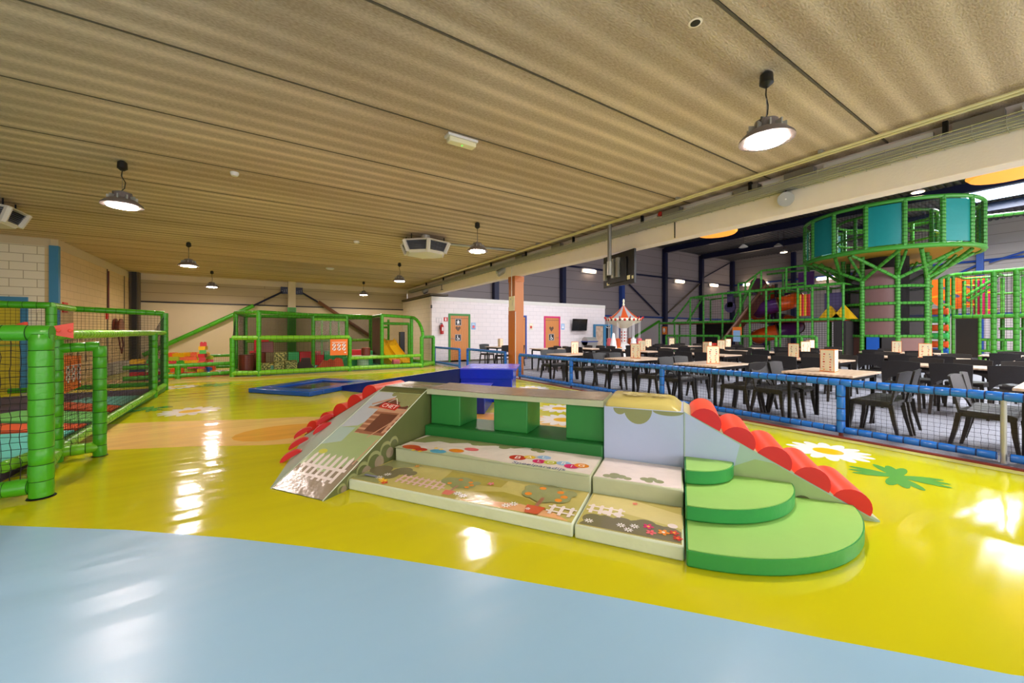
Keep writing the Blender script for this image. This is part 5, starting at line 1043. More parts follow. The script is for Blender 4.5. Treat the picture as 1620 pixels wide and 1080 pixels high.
# yellow wave slide
t = thing('wave_slide', (4.25, 15.6, .06), 'yellow plastic double slide in the right part of the green play frame', 'slide')
m = MB()
for lane in range(2):
    x0 = 3.9+lane*.42; N = 14; vs = []
    for i in range(N+1):
        f = i/N; yy = 16.9-1.75*f; z = .1+.85*(1-f)**1.3+.03*math.sin(f*9)
        for dx_, dz in ((0, .12), (.03, .0), (.2, -.02), (.37, .0), (.4, .12)): vs.append((x0+dx_+.25*f, yy, z+dz*(1-.6*f)+.02))
    m.add(vs, [(i*5+j, i*5+j+1, (i+1)*5+j+1, (i+1)*5+j) for i in range(N) for j in range(4)], 'slide_yellow')
    vs2 = [];
    for i in range(N+1):
        f = i/N; yy = 16.9-1.75*f; z = .1+.85*(1-f)**1.3
        vs2 += [(x0+.25*f-.005, yy, .065), (x0+.25*f-.005, yy, z+.12), (x0+.405+.25*f, yy, .065), (x0+.405+.25*f, yy, z+.12)]
    m.add(vs2, [(i*4, (i+1)*4, (i+1)*4+1, i*4+1) for i in range(N)]+[(i*4+2, (i+1)*4+2, (i+1)*4+3, i*4+3) for i in range(N)], 'slide_yellow')
m.build('slide_chute', t)
m = MB(); m.box(3.95, 4.85, 16.9, 17.05, .065, 1.0, 'slide_yellow'); m.build('slide_back', t)

# ================================================================== DINING HALL: tables, chairs, menus
def make_chair():
    t = thing('dining_chair', (0, 0, 0), 'x', 'chair', 'dark dining chairs')      # faces +Y
    m = MB(); n = 8; vs = []; w = .225
    for z_ in (.0, .03):
        for j in range(n+1):
            for i in range(n+1):
                x = -w+2*w*i/n; y = -.2+.42*j/n; x *= 1-.06*(j/n == 0); z = .425+z_-.018*(1-(x/w)**2)*math.sin(PI*j/n)-.02*(j == n); vs.append((x, y, z))
    k = (n+1)**2; fs = [(j*(n+1)+i+k, j*(n+1)+i+1+k, (j+1)*(n+1)+i+1+k, (j+1)*(n+1)+i+k) for i in range(n) for j in range(n)]+[(j*(n+1)+i, (j+1)*(n+1)+i, (j+1)*(n+1)+i+1, j*(n+1)+i+1) for i in range(n) for j in range(n)]
    for i in range(n): fs += [(i, i+1, i+1+k, i+k), (n*(n+1)+i+1, n*(n+1)+i, n*(n+1)+i+k, n*(n+1)+i+1+k), ((i+1)*(n+1), i*(n+1), i*(n+1)+k, (i+1)*(n+1)+k), (i*(n+1)+n, (i+1)*(n+1)+n, (i+1)*(n+1)+n+k, i*(n+1)+n+k)]
    m.add(vs, fs, 'chair_brown'); m.box(-.21, .21, -.19, -.17, .385, .43, 'chair_brown'); m.box(-.21, .21, .18, .205, .385, .42, 'chair_brown'); m.box(-.225, -.2, -.18, .2, .385, .43, 'chair_brown'); m.box(.2, .225, -.18, .2, .385, .43, 'chair_brown')
    m.build('seat', t)
    m = MB(); n = 14; vs = []
    for i in range(n+1):
        f = i/n*2-1; ax = abs(f)
        zb = .44 if ax > .9 else .44+.135*math.sqrt(max(0, 1-(f/.9)**2)); zt = .835-.015*f*f
        for z_ in (zb, (zb+zt)/2, zt):
            g = (z_-.44)/.4; x = f*(.215+.02*g); y = -.2-.075*g-.02*(1-f*f)*g; vs += [(x, y, z_), (x, y+.022, z_)]
    def id_(i, r, s_): return i*6+r*2+s_
    fs = []
    for i in range(n):
        for r in range(2): fs += [(id_(i, r, 0), id_(i+1, r, 0), id_(i+1, r+1, 0), id_(i, r+1, 0)), (id_(i, r, 1), id_(i, r+1, 1), id_(i+1, r+1, 1), id_(i+1, r, 1))]
        fs += [(id_(i, 2, 0), id_(i+1, 2, 0), id_(i+1, 2, 1), id_(i, 2, 1)), (id_(i, 0, 1), id_(i+1, 0, 1), id_(i+1, 0, 0), id_(i, 0, 0))]
    for i, fl in ((0, 1), (n, 0)):
        for r in range(2): f_ = (id_(i, r, 0), id_(i, r+1, 0), id_(i, r+1, 1), id_(i, r, 1)); fs.append(f_ if fl else f_[::-1])
    m.add(vs, fs, 'chair_brown'); m.build('backrest', t)
    for sx in (-1, 1):
        for sy, x0, y0, x1, y1 in ((-1, .205, -.185, .225, -.265), (1, .2, .19, .215, .235)):
            m = MB(); h = .42
            m.loft([[(sx*x1-.016, y1-.014, 0), (sx*x1+.016, y1-.014, 0), (sx*x1+.016, y1+.014, 0), (sx*x1-.016, y1+.014, 0)], [(sx*(x0+.008)-.021, (y0+y1)/2+.01*-sy-.02, h*.55), (sx*(x0+.008)+.021, (y0+y1)/2-.01*sy-.02, h*.55), (sx*(x0+.008)+.021, (y0+y1)/2-.01*sy+.02, h*.55), (sx*(x0+.008)-.021, (y0+y1)/2-.01*sy+.02, h*.55)],
                    [(sx*x0-.024, y0-.024, h), (sx*x0+.024, y0-.024, h), (sx*x0+.024, y0+.024, h), (sx*x0-.024, y0+.024, h)]], 'chair_leg'); m.build('leg', t)
    return t
CH = make_chair(); CH_used = [False]
def chair(x, y, rot, lab):
    if not CH_used[0]: CH_used[0] = True; CH.location = (x, y, 0); CH.rotation_euler = (0, 0, rot); CH['label'] = lab; return CH
    return dup(CH, (x, y, 0), rot, lab)
def make_table(lx, ly, name='dining_table'):
    t = thing(name, (0, 0, 0), 'x', 'table', 'wood-topped dining tables')
    m = MB(); m.box(-lx/2, lx/2, -ly/2, ly/2, .722, .75, 'table_wood'); m.build('tabletop', t, bevel=.004)
    m = MB(); m.box(-lx/2+.06, lx/2-.06, -ly/2+.06, -ly/2+.09, .67, .721, 'metal_dark'); m.box(-lx/2+.06, lx/2-.06, ly/2-.09, ly/2-.06, .67, .721, 'metal_dark'); m.box(-lx/2+.06, -lx/2+.09, -ly/2+.06, ly/2-.06, .67, .721, 'metal_dark'); m.box(lx/2-.09, lx/2-.06, -ly/2+.06, ly/2-.06, .67, .721, 'metal_dark'); m.build('apron', t)
    for sx in (-1, 1):
        for sy in (-1, 1): m = MB(); a, b = sx*(lx/2-.075), sy*(ly/2-.075); m.box(a-.02, a+.02, b-.02, b+.02, 0, .67, 'metal_dark'); m.build('leg', t)
    return t
def make_menu():
    t = thing('menu_stand', (0, 0, 0), 'x', 'menu stand', 'triangular menu stands'); m = MB(); r = .125; h = .32
    P3 = [(r*math.cos(a), r*math.sin(a)) for a in (PI/2, PI/2+2*PI/3, PI/2+4*PI/3)]
    m.prism(P3, lambda p, q_: (p, q_, 0), lambda p, q_: (p, q_, h), 'sign_orange'); rr = random.Random(5)
    for k in range(3):
        a, b = Vector(P3[k]+(0,)), Vector(P3[(k+1) % 3]+(0,)); d = (b-a); L = d.length; d.normalize(); nn = Vector((d.y, -d.x, 0))
        A = Art(m, lambda x, y, hh, a=a, d=d, nn=nn: tuple(a+d*x+nn*hh+Vector((0, 0, y))), .0006)
        A.rect(.008, L-.008, .01, h-.01, 'sign_cream')
        for i in range(7):
            for j in range(2): x_, y_ = L*(.28+.44*j)+rr.uniform(-.01, .01), .03+i*.037; A.disc(x_, y_, rr.uniform(.009, .018), rr.choice(['ink_orange', 'ink_terracotta', 'ink_brown', 'ink_pink', 'ink_grey', 'ink_red']), rr.uniform(.006, .012), 9)
    m.build('menu_card', t); m = MB(); m.prism([(p*1.08, q_*1.08) for p, q_ in P3], lambda p, q_: (p, q_, 0), lambda p, q_: (p, q_, .006), 'sign_orange'); m.build('foot', t)
    return t
MN = make_menu(); MN_used = [False]
def menu(x, y, rot, lab):
    if not MN_used[0]: MN_used[0] = True; MN.location = (x, y, .751); MN.rotation_euler = (0, 0, rot); MN['label'] = lab; return
    dup(MN, (x, y, .751), rot, lab)
ordn = ['first', 'second', 'third', 'fourth', 'fifth', 'sixth', 'seventh']
T1_ = make_table(1.12, .82); used1 = False
ya = [.16, 2.24, 4.02, 5.75, 7.85]
for i, y in enumerate(ya):
    lab = 'light wood dining table, %s from the right in the row beside the blue fence' % ordn[i]
    if not used1: T1_.location = (6.95, y, 0); T1_['label'] = lab; used1 = True
    else: dup(T1_, (6.95, y, 0), 0, lab)
    for side, s in (('near', -1), ('far', 1)):
        for xx, e in ((6.72, 'fence side'), (7.2, 'hall side')):
            jr = random.Random(i*7+int(xx*100)+s); 
            if i == 0 and s == -1: continue
            chair(xx+jr.uniform(-.02, .02), y+s*(.53+jr.uniform(0, .12)), (0 if s < 0 else PI)+jr.uniform(-.12, .12), 'dark chair at the %s end, %s, of the %s fence-row table from the right' % ('right-hand' if s < 0 else 'left-hand', e, ordn[i]))
    if i: menu(6.85+.03*i, y-.02, (1.0, 2.2, 1.4, .9, 1.9)[i], 'cream and orange menu stand on the %s fence-row table from the right' % ordn[i])
dup(T1_, (8.2, 13.6, 0), .1, 'light wood dining table by the white wall left of the orange pillar')
chair(7.85, 12.95, .1, 'dark chair at the table left of the orange pillar, facing the white wall'); chair(8.5, 12.95, -.1, 'dark chair nearest the pillar at the table left of the orange pillar'); chair(7.9, 14.3, PI, 'dark chair between the white wall and the table left of the pillar')
menu(8.1, 13.55, .4, 'menu stand on the table left of the orange pillar')
dup(T1_, (8.6, 11.0, 0), .0, 'light wood dining table right behind the orange pillar'); chair(8.1, 10.45, .2, 'dark chair just right of the pillar, seen from the side'); chair(8.9, 10.4, 0, 'dark chair at the table right behind the orange pillar')
T2_ = make_table(.82, 1.66, 'dining_table'); used2 = False
rows = ((9.85, ((.5, 2.25), (2.9, 4.55), (5.15, 6.8), (7.4, 9.05), (9.7, 11.35)), 'second', 3), (12.5, ((-.55, 1.1), (1.7, 3.36), (4.0, 5.66), (6.3, 7.96), (8.6, 10.26)), 'third', 3), (15.4, ((.2, 1.86), (2.5, 4.16), (4.8, 6.46), (7.1, 8.76), (9.6, 11.26)), 'fourth', 2))
mset = {(0, 1): 'a', (0, 2): 'b', (0, 3): 'c', (1, 1): 'd', (1, 2): 'e', (1, 3): 'f', (1, 4): 'g', (2, 1): 'h', (2, 2): 'i', (2, 3): 'j', (2, 4): 'k'}
for r, (x, ys, rn, nc) in enumerate(rows):
    for i, (y0, y1) in enumerate(ys):
        yc = (y0+y1)/2; lab = 'long light wood table, %s from the right in the %s row behind the blue fence' % (ordn[i], rn)
        if not used2: T2_.location = (x, yc, 0); T2_['label'] = lab; used2 = True
        else: dup(T2_, (x, yc, 0), 0, lab)
        for s, sd in ((-1, 'fence side'), (1, 'far side')):
            for k in range(nc):
                y = y0+(y1-y0)*(k+.5)/nc; jr = random.Random(r*100+i*10+k+s); pos = ('right', 'middle', 'left')[k] if nc == 3 else ('right', 'left')[k]
                chair(x+s*(.5+jr.uniform(0, .08)), y+jr.uniform(-.04, .04), (-PI/2 if s < 0 else PI/2)+jr.uniform(-.1, .1), 'dark chair, %s one on the %s of the %s table in the %s row' % (pos, sd, ordn[i], rn))
        if (r, i) in mset: menu(x+random.uniform(-.15, .15), yc+random.uniform(-.3, .3), random.uniform(0, 6), 'menu stand on the %s table from the right in the %s row behind the fence' % (ordn[i], rn))
# grey chair at the end of table by the tower
chair(14.9, -.4, PI/2, 'dark chair turned sideways at the right end of the fourth row')

# ---- toy carousel
cx, cy = 15.6, 13.7
t = thing('swing_carousel', (cx, cy, 0), 'red and white swing carousel ride with a striped canopy, in front of the blue column', 'carousel')
n = 24; m = MB(); c = Vector((cx, cy, 0))
for k in range(n):
    a0, a1 = 2*PI*k/n, 2*PI*(k+1)/n; mm = 'ink_terracotta' if (k//2) % 2 else 'ink_grey'; prof = [(.82, 2.02), (.5, 2.25), (.22, 2.5), (.04, 2.72)]
    m.add([(cx+r*math.cos(a), cy+r*math.sin(a), z) for r, z in prof for a in (a0, a1)], [(2*j, 2*j+1, 2*j+3, 2*j+2) for j in range(3)], mm)
m.build('canopy', t)
m = MB(); m.lathe([(.05, 2.7), (.07, 2.78), (.03, 2.82), (.06, 2.9), (.05, 3.0), (.01, 3.06)], c, 'sign_cream', 12); m.build('finial', t)
m = MB(); m.lathe([(.86, 2.05), (.9, 1.95), (.8, 1.86), (.3, 1.62), (.2, 1.55)], c, 'sign_cream', 24)
for k in range(24):
    a = 2*PI*k/24; p_ = (cx+.89*math.cos(a), cy+.89*math.sin(a), 1.97); m.lathe([(.07, 0), (.03, .03), (.001, .04)], p_, 'ink_red' if k % 2 else 'ink_brown', 8, (math.cos(a), math.sin(a), 0))
for k in range(12): a = 2*PI*k/12; m.tube((cx+.88*math.cos(a), cy+.88*math.sin(a), 1.98), (cx+1.0*math.cos(a), cy+1.0*math.sin(a), 2.12), .035, 'ink_red', 6)
m.build('rounding_board', t)
m = MB(); m.lathe([(.2, 1.6), (.16, 1.5), (.16, .8), (.3, .7), (.34, .3), (.5, .2), (.55, 0)], c, 'ink_white', 20)
for z in (.9, 1.05, 1.2, 1.35):
    for k in range(6): a = 2*PI*k/6+z*7; m.lathe([(.05, 0), (.02, .02), (.001, .03)], (cx+.15*math.cos(a), cy+.15*math.sin(a), z), 'ink_red', 6, (math.cos(a), math.sin(a), 0))
m.build('centre_column', t)
for k in range(6):
    a = 2*PI*k/6+.3; x, y = cx+.75*math.cos(a), cy+.75*math.sin(a)
    m = MB(); m.tube((x, y, .95), (x, y, 1.9), .012, 'ink_white', 5); m.tube((x+.1, y, .95), (x+.1, y, 1.9), .012, 'ink_white', 5); m.build('chain', t)
    m = MB(); m.lathe([(.02, .55), (.12, .6), (.15, .75), (.12, .9), (.14, 1.0), (.03, 1.05)], (x+.05, y, 0), ('ink_terracotta', 'ink_white', 'ink_pink')[k % 3], 12); m.box(x-.1, x+.2, y-.12, y+.12, .55, .6, 'ink_orange'); m.build('gondola', t)
m = MB(); m.lathe([(.16, .25), (.2, .5), (.15, .8), (.1, 1.0), (.06, 1.25), (.02, 1.3)], (cx-.85, cy-.1, 0), 'ink_white', 14); m.tube((cx-.85, cy-.1, 0), (cx-.85, cy-.1, .3), .1, 'ink_red', 8); m.build('rocket_seat', t)
# red ride-on toy car and small items near the play frame
t = thing('toy_car', (19.4, 10.1, 0), 'small red ride-on toy car beyond the tables', 'toy car')
p = onX(1127, 546, 21.0)
cxx, cyy = p[0], p[1]
m = MB(); m.box(cxx-.25, cxx+.25, cyy-.45, cyy+.45, .15, .5, 'ink_red'); m.box(cxx-.2, cxx+.2, cyy-.15, cyy+.35, .5, .75, 'ink_red'); m.build('body', t, bevel=.05)
for dx_ in (-.27, .27):
    for dy_ in (-.28, .28): m = MB(); m.lathe([(.02, 0), (.14, .0), (.14, .08), (.02, .08)], (cxx+dx_-.04, cyy+dy_, .14), 'plastic_black', 14, (1, 0, 0)); m.build('wheel', t)

# ================================================================== CLIMBING FRAMES IN THE HALL
HG, HS = 'hallgreen', 'hallgreen_seam'
def posts(t, name, segs, r=.055, pitch=.3, n=8):
    for a, b in segs: m = MB(); m.pad(a, b, r, HG, HS, pitch, n); m.build(name, t)
FXL = 24.0
yat = lambda px: onX(px, 500, FXL)[1]
t = thing('climbing_frame', (FXL, 12.5, 0), 'two storey green climbing frame along the hall wall, left of the round tower', 'climbing frame')
py_ = [1043, 1067, 1092, 1113, 1143, 1171, 1186, 1212, 1234, 1262, 1285, 1310, 1334]
YS = [yat(p) for p in py_]
DZ, TZ, LZ = 2.0, 3.75, 1.12
topz = lambda y: TZ if y < yat(1143) else TZ-.05*(y-yat(1143))
for i, y in enumerate(YS):
    posts(t, 'post', [((FXL, y, 0), (FXL, y, DZ if i < 2 else topz(y)))], .055)
    if i % 2 == 0: posts(t, 'post', [((FXL+2.4, y, 0), (FXL+2.4, y, DZ if i < 2 else topz(y)))], .06); posts(t, 'cross_rail', [((FXL, y, DZ), (FXL+2.4, y, DZ))], .05); 
    if i % 2 == 0 and i >= 2: posts(t, 'cross_rail', [((FXL, y, topz(y)), (FXL+2.4, y, topz(y)))], .05)
for i in range(len(YS)-1):
    a, b = YS[i], YS[i+1]
    posts(t, 'deck_rail', [((FXL, a, DZ), (FXL, b, DZ))], .075)
    posts(t, 'deck_rail', [((FXL+2.4, a, DZ), (FXL+2.4, b, DZ))], .05)
    if i >= 2: posts(t, 'top_rail', [((FXL, a, topz(a)), (FXL, b, topz(b)))], .07); posts(t, 'top_rail', [((FXL+2.4, a, topz(a)), (FXL+2.4, b, topz(b)))], .05)
for a, b in ((1067, 1150), (1160, 1303)): posts(t, 'low_rail', [((FXL-.9, yat(a), LZ), (FXL-.9, yat(b), LZ))], .07)
for px in (1067, 1084, 1150, 1160, 1200, 1240, 1280, 1303): posts(t, 'low_post', [((FXL-.9, yat(px), 0), (FXL-.9, yat(px), LZ))], .07)
m = MB(); m.box(FXL+.05, FXL+2.4, YS[-1], YS[0], DZ-.08, DZ-.02, 'soft_brick'); m.build('deck_floor', t)
for i in range(2, len(YS)-1): 
    m = MB(); m.cords((FXL+.02, YS[i], DZ+.05), (FXL+.02, YS[i+1], DZ+.05), (FXL+.02, YS[i+1], topz(YS[i+1])), (FXL+.02, YS[i], topz(YS[i])), .15, .005, 'net_black'); m.build('net', t, smooth=False)
for i in range(len(YS)-1):
    m = MB(); m.cords((FXL+2.4, YS[i], .05), (FXL+2.4, YS[i+1], .05), (FXL+2.4, YS[i+1], DZ), (FXL+2.4, YS[i], DZ), .12, .01, 'net_black'); m.build('net', t, smooth=False)
# sloped stair rails
for (a, za), (b, zb) in ((((1062), DZ), (1092, topz(YS[2]))), ((1085, DZ), (1112, topz(YS[3]))), ((1158, DZ), (1195, 4.6))): posts(t, 'stair_rail', [((FXL+.1, yat(a), za), (FXL+.1, yat(b), zb)), ], .06)
# upper tier
up = [1160, 1171, 1196, 1236, 1266]
for i, px in enumerate(up):
    y = yat(px); zt = 4.35 if i < 2 else 4.95
    posts(t, 'tower_post', [((FXL+.6, y, TZ-.2), (FXL+.6, y, zt)), ((FXL+2.4, y-.4, TZ-.2), (FXL+2.4, y-.4, zt))], .06)
    if i: posts(t, 'tower_rail', [((FXL+.6, yat(up[i-1]), 4.35 if i < 3 else 4.95), (FXL+.6, y, zt)), ((FXL+2.4, yat(up[i-1])-.4, zt), (FXL+2.4, y-.4, zt))], .055)
posts(t, 'tower_rail', [((FXL+.6, yat(1266), 4.95), (FXL+2.4, yat(1266)-.4, 4.95)), ((FXL+.6, yat(1236), 4.0), (FXL+.6, yat(1266), 4.0))], .055)
m = MB(); m.box(FXL+1.2, FXL+1.3, yat(1140), yat(1085), .1, 1.9, 'mesh_dark'); m.build('mesh_panel', t); m = MB(); m.box(FXL+2.2, FXL+2.3, yat(1260), yat(1235), 3.9, 4.8, 'slide_purple'); m.build('purple_panel', t)
m = MB(); m.box(FXL+1.5, FXL+1.6, yat(1178), yat(1166), 3.7, 4.6, 'vari_purple') if False else None; m.box(FXL+.3, FXL+.4, yat(1155), yat(1146), 2.9, 3.9, 'vari_purple'); m.lathe([(.02, 0), (.33, 0), (.33, .1), (.02, .1)], (FXL+.3, yat(1150.5), 2.9), 'vari_purple', 18, (1, 0, 0)); m.build('hanging_flap', t)
# panels of coloured pads
for px, mm in ((1264, 'slide_yellow'), (1268, 'soft_red'), (1272, 'slide_yellow'), (1276, 'soft_red')):
    y = yat(px); m = MB(); m.lathe([(.09, 2.2), (.09, 3.35)], (FXL+.2, y, 0), mm, 10); m.build('hanging_roll', t)
m = MB(); m.box(FXL+1.0, FXL+1.2, yat(1318), yat(1292), DZ, 3.4, 'vari_purple'); m.build('purple_pad', t)
for px in (1308, 1330): m = MB(); y = yat(px); m.prism([(y-.5, DZ), (y+.5, DZ), (y, DZ+.7)], lambda p, q_: (FXL+.3, p, q_), lambda p, q_: (FXL+.6, p, q_), 'slide_yellow'); m.build('yellow_wedge', t)
m = MB(); m.box(FXL-.05, FXL+2.3, yat(1335)-.1, yat(1319), .0, DZ-.1, 'mesh_dark'); m.build('mesh_panel', t)
m = MB(); m.box(FXL+.2, FXL+.35, yat(1045)-.3, yat(1045), 1.2, 1.75, 'sign_orange'); A = Art(m, lambda x, y, h: (FXL+.2-h, x, y), .002); A.disc(yat(1045)-.15, 1.5, .09, 'ink_white', .16); A.disc(yat(1045)-.15, 1.42, .04, 'ink_red'); m.build('sign_panel', t)
y = yat(1179); m = MB(); m.box(FXL-.95, FXL-.9, y-.25, y+.25, 1.15, 1.65, 'sign_orange'); m.box(FXL-.96, FXL-.95, y-.2, y+.2, .8, 1.45, 'ink_paleblue'); m.build('sign_panel', t)
# brown slide descending left
t = thing('brown_slide', (FXL+.5, yat(1170), 0), 'brown straight slide in front of the tube slide', 'slide')
m = MB(); a = Vector((FXL+1.2, yat(1202), 4.0)); b = Vector((FXL-.5, yat(1152), .5)); d = (b-a); 
for s_ in (-.45, .45):
    o_ = Vector((0, 0, 0)); m.tube(a+Vector((s_, 0, .15)), b+Vector((s_, 0, .15)), .09, 'slide_brown', 8)
m.add([a+Vector((-.45, 0, 0)), a+Vector((.45, 0, 0)), b+Vector((.45, 0, 0)), b+Vector((-.45, 0, 0))], [(0, 1, 2, 3)], 'slide_brown'); m.add([a+Vector((-.45, 0, -.08)), a+Vector((.45, 0, -.08)), b+Vector((.45, 0, -.08)), b+Vector((-.45, 0, -.08))], [(3, 2, 1, 0)], 'slide_brown'); m.build('slide_chute', t)
# spiral tube slide, orange and purple sections
t = thing('tube_slide', (FXL+2.5, 10.6, 0), 'orange and purple spiral tube slide inside the left climbing frame', 'slide')
sc = Vector((26.4, onX(1228, 500, 26.4)[1], 0)); R_ = 1.0; turns = 2.2; N = 44; prev = None
pts = [(sc.x+R_*math.cos(2.4-f*turns*2*PI), sc.y+R_*math.sin(2.4-f*turns*2*PI), 4.25-3.5*f) for f in [k/N for k in range(N+1)]]
for s_ in range(11):
    m = MB(); seg = pts[s_*4:s_*4+5]; m.path(seg, .43, 'slide_purple' if s_ % 2 == 0 else 'slide_orange', 16); d = Vector(seg[1])-Vector(seg[0]); m.loft([m.ring(seg[0], d, .47, 16), m.ring(Vector(seg[0])+d.normalized()*.06, d, .47, 16)], 'slide_brown'); m.build('tube_section', t)
m = MB(); m.tube((sc.x, sc.y, 0), (sc.x, sc.y, 4.3), .1, 'metal_dark', 8); m.build('centre_pole', t)

# ---- round tower
tx_, ty_ = 26.3, 6.3; CR, RR = 1.62, 3.2; ZF, ZT = 5.05, 7.1
t = thing('round_tower', (tx_, ty_, 0), 'round green play tower with a wide turquoise panelled ring on top, reaching the hall roof', 'play tower')
ang0 = math.atan2(-ty_, -tx_); AOFF = .28
cp = lambda a, r, z: (tx_+r*math.cos(a), ty_+r*math.sin(a), z)
NP = 8; aa = [ang0+AOFF+2*PI*k/NP for k in range(NP)]
LV = [1.15, 1.93, 2.7, 3.5]
for k, a in enumerate(aa):
    posts(t, 'column_post', [(cp(a, CR, 0), cp(a, CR, ZF))], .1, .15, 10)
    b = a+2*PI/NP
    for z in LV:
        pp = [cp(a+(b-a)*j/4, CR, z) for j in range(5)]; m = MB()
        for j in range(4): m.pad(pp[j], pp[j+1], .07, HG, HS, .18, 8)
        m.build('hoop_rail', t)
    # sheets: brown cladding on every other bay
    m = MB(); kind = k % 2
    def curved(z0, z1, mm, r=CR-.04):
        vs = []; N = 6
        for j in range(N+1): q1_ = a+(b-a)*j/N; vs += [cp(q1_, r, z0), cp(q1_, r, z1)]
        m.add(vs, [(2*j, 2*j+2, 2*j+3, 2*j+1) for j in range(N)], mm)
    if kind == 1: curved(1.15, 4.4, 'brown_sheet'); m.build('brown_cladding', t); m = MB(); curved(.1, 1.1, 'brown_sheet') if k != 7 else curved(.1, .4, 'slide_yellow'); m.build('lower_panel', t)
    else: curved(1.15, 4.4, 'fine_mesh'); m.build('mesh_panel', t); m = MB(); curved(.1, 1.1, 'brown_sheet'); m.build('lower_panel', t)
# blue and dark entrance panel at the foot
m = MB(); a = aa[7]; m.prism([cp(a+.12, CR-.02, 0)[:2], cp(a+.4, CR-.02, 0)[:2], cp(a+.4, CR+.06, 0)[:2], cp(a+.12, CR+.06, 0)[:2]], lambda p, q_: (p, q_, .45), lambda p, q_: (p, q_, 1.1), 'soft_blue'); m.prism([cp(a+.45, CR-.02, 0)[:2], cp(a+.74, CR-.02, 0)[:2], cp(a+.74, CR+.03, 0)[:2], cp(a+.45, CR+.03, 0)[:2]], lambda p, q_: (p, q_, .1), lambda p, q_: (p, q_, 1.1), 'ink_black'); m.build('entrance_panel', t)
m = MB(); m.lathe([(.9, 0), (.9, ZF)], (tx_, ty_, 0), 'mesh_dark', 16); m.build('inner_core', t)
# struts
for k, a in enumerate(aa):
    for dz in (-1, 1):
        posts(t, 'strut', [(cp(a, CR, 3.85), cp(a+dz*PI/4*.85, RR*.93, ZF-.08))], .075, .3, 8)
    posts(t, 'strut', [(cp(a, CR, 4.0), cp(a, RR*.8, ZF-.05))], .06, .3, 8)
# ring platform
def hoop(name, r, z, tr, n=48):
    m = MB(); pp = [cp(2*PI*k/n, r, z) for k in range(n)]
    rings = []
    for k in range(n+1): p0 = Vector(pp[(k-1) % n]); p1 = Vector(pp[(k+1) % n]); rings.append(m.ring(pp[k % n], p1-p0, tr*(1 if k % 2 else .93), 8))
    m.loft(rings, HG, False); m.build(name, t)
hoop('ring_rail', RR, ZF, .11); hoop('ring_rail', RR, ZT, .09); hoop('inner_rail', CR+.3, ZF+.05, .07, 32); hoop('inner_rail', CR+.2, ZT-.15, .07, 32); hoop('inner_rail', CR+.2, ZF+.95, .06, 32)
m = MB(); m.lathe([(CR-.1, .05), (RR-.05, .05), (RR-.05, 0), (CR-.1, 0)], (tx_, ty_, ZF-.02), 'ring_wood', 48); m.build('ring_floor', t)
NR = 16
for k in range(NR):
    a = ang0+.2+2*PI*k/NR; b = a+2*PI/NR
    posts(t, 'ring_post', [(cp(a, RR, ZF), cp(a, RR, ZT))], .09, .16, 8)
    if k % 2 == 0: posts(t, 'inner_post', [(cp(a, CR+.25, ZF), cp(a, CR+.25, ZT-.15))], .08, .2, 8)
    N = 5
    if k % 2 == 1:
        m = MB(); vs = []
        for j in range(N+1): q1_ = a+(b-a)*(.06+.88*j/N); vs += [cp(q1_, RR-.01, ZF+.15), cp(q1_, RR-.01, ZT-.12), cp(q1_, RR-.03, ZF+.15), cp(q1_, RR-.03, ZT-.12)]
        m.add(vs, [(4*j, 4*j+4, 4*j+5, 4*j+1) for j in range(N)]+[(4*j+2, 4*j+3, 4*j+7, 4*j+6) for j in range(N)]+[(4*j+1, 4*j+5, 4*j+7, 4*j+3) for j in range(N)], 'teal_sheet'); m.build('turquoise_panel', t)
    else: m = MB(); m.cords(cp(a, RR, ZF+.1), cp(b, RR, ZF+.1), cp(b, RR, ZT-.1), cp(a, RR, ZT-.1), .11, .007, 'net_black'); m.build('net', t, smooth=False)
# ---- right climbing frame
t = thing('climbing_frame', (29, 2, 0), 'two storey green climbing frame at the right edge, right of the round tower', 'climbing frame')
FR = 29.0; yr = lambda px: onX(px, 500, FR)[1]
pxr = [1508, 1572, 1608, 1650]; TR_, DR = 4.2, 2.1
for i, px in enumerate(pxr):
    y = yr(px); posts(t, 'post', [((FR, y, 0), (FR, y, TR_))], .1 if i else .07, .25, 10)
    posts(t, 'post', [((FR+2.6, y, 0), (FR+2.6, y, TR_-.1))], .08, .3, 8); posts(t, 'cross_rail', [((FR, y, TR_), (FR+2.6, y, TR_)), ((FR, y, DR), (FR+2.6, y, DR))], .07)
    if i:
        y0 = yr(pxr[i-1]); posts(t, 'rail', [((FR, y0, z), (FR, y, z)) for z in (TR_, DR)], .09); posts(t, 'rail', [((FR+2.6, y0, z), (FR+2.6, y, z)) for z in (TR_, DR, 3.3)], .06)
        m = MB(); m.cords((FR+.02, y0, DR), (FR+.02, y, DR), (FR+.02, y, TR_), (FR+.02, y0, TR_), .13, .007, 'net_black'); m.build('net', t, smooth=False)
        m = MB(); m.cords((FR+2.62, y0, .1), (FR+2.62, y, .1), (FR+2.62, y, TR_), (FR+2.62, y0, TR_), .13, .007, 'net_black'); m.build('net', t, smooth=False)
posts(t, 'rail', [((FR, yr(1550), .98), (FR, yr(1605), .98)), ((FR, yr(1550), .45), (FR, yr(1605), .45)), ((FR, yr(1550), .15), (FR, yr(1640), .15)), ((FR, yr(1550), 0), (FR, yr(1550), DR)), ((FR, yr(1580), 1.5), (FR, yr(1620), 1.5)), ((FR, yr(1563), .45), (FR, yr(1563), .95)), ((FR, yr(1590), .45), (FR, yr(1590), .95))], .06, .25)
for z0, z1 in ((3.2, 4.0), (2.9, 3.75)): posts(t, 'stair_rail', [((FR+.6, yr(1528), z0), (FR+.9, yr(1572), z1))], .07, .25)
for px in (1526, 1534, 1542, 1551): posts(t, 'inner_post', [((FR+1.6, yr(px), DR), (FR+1.6, yr(px), TR_-.15))], .045, .25)
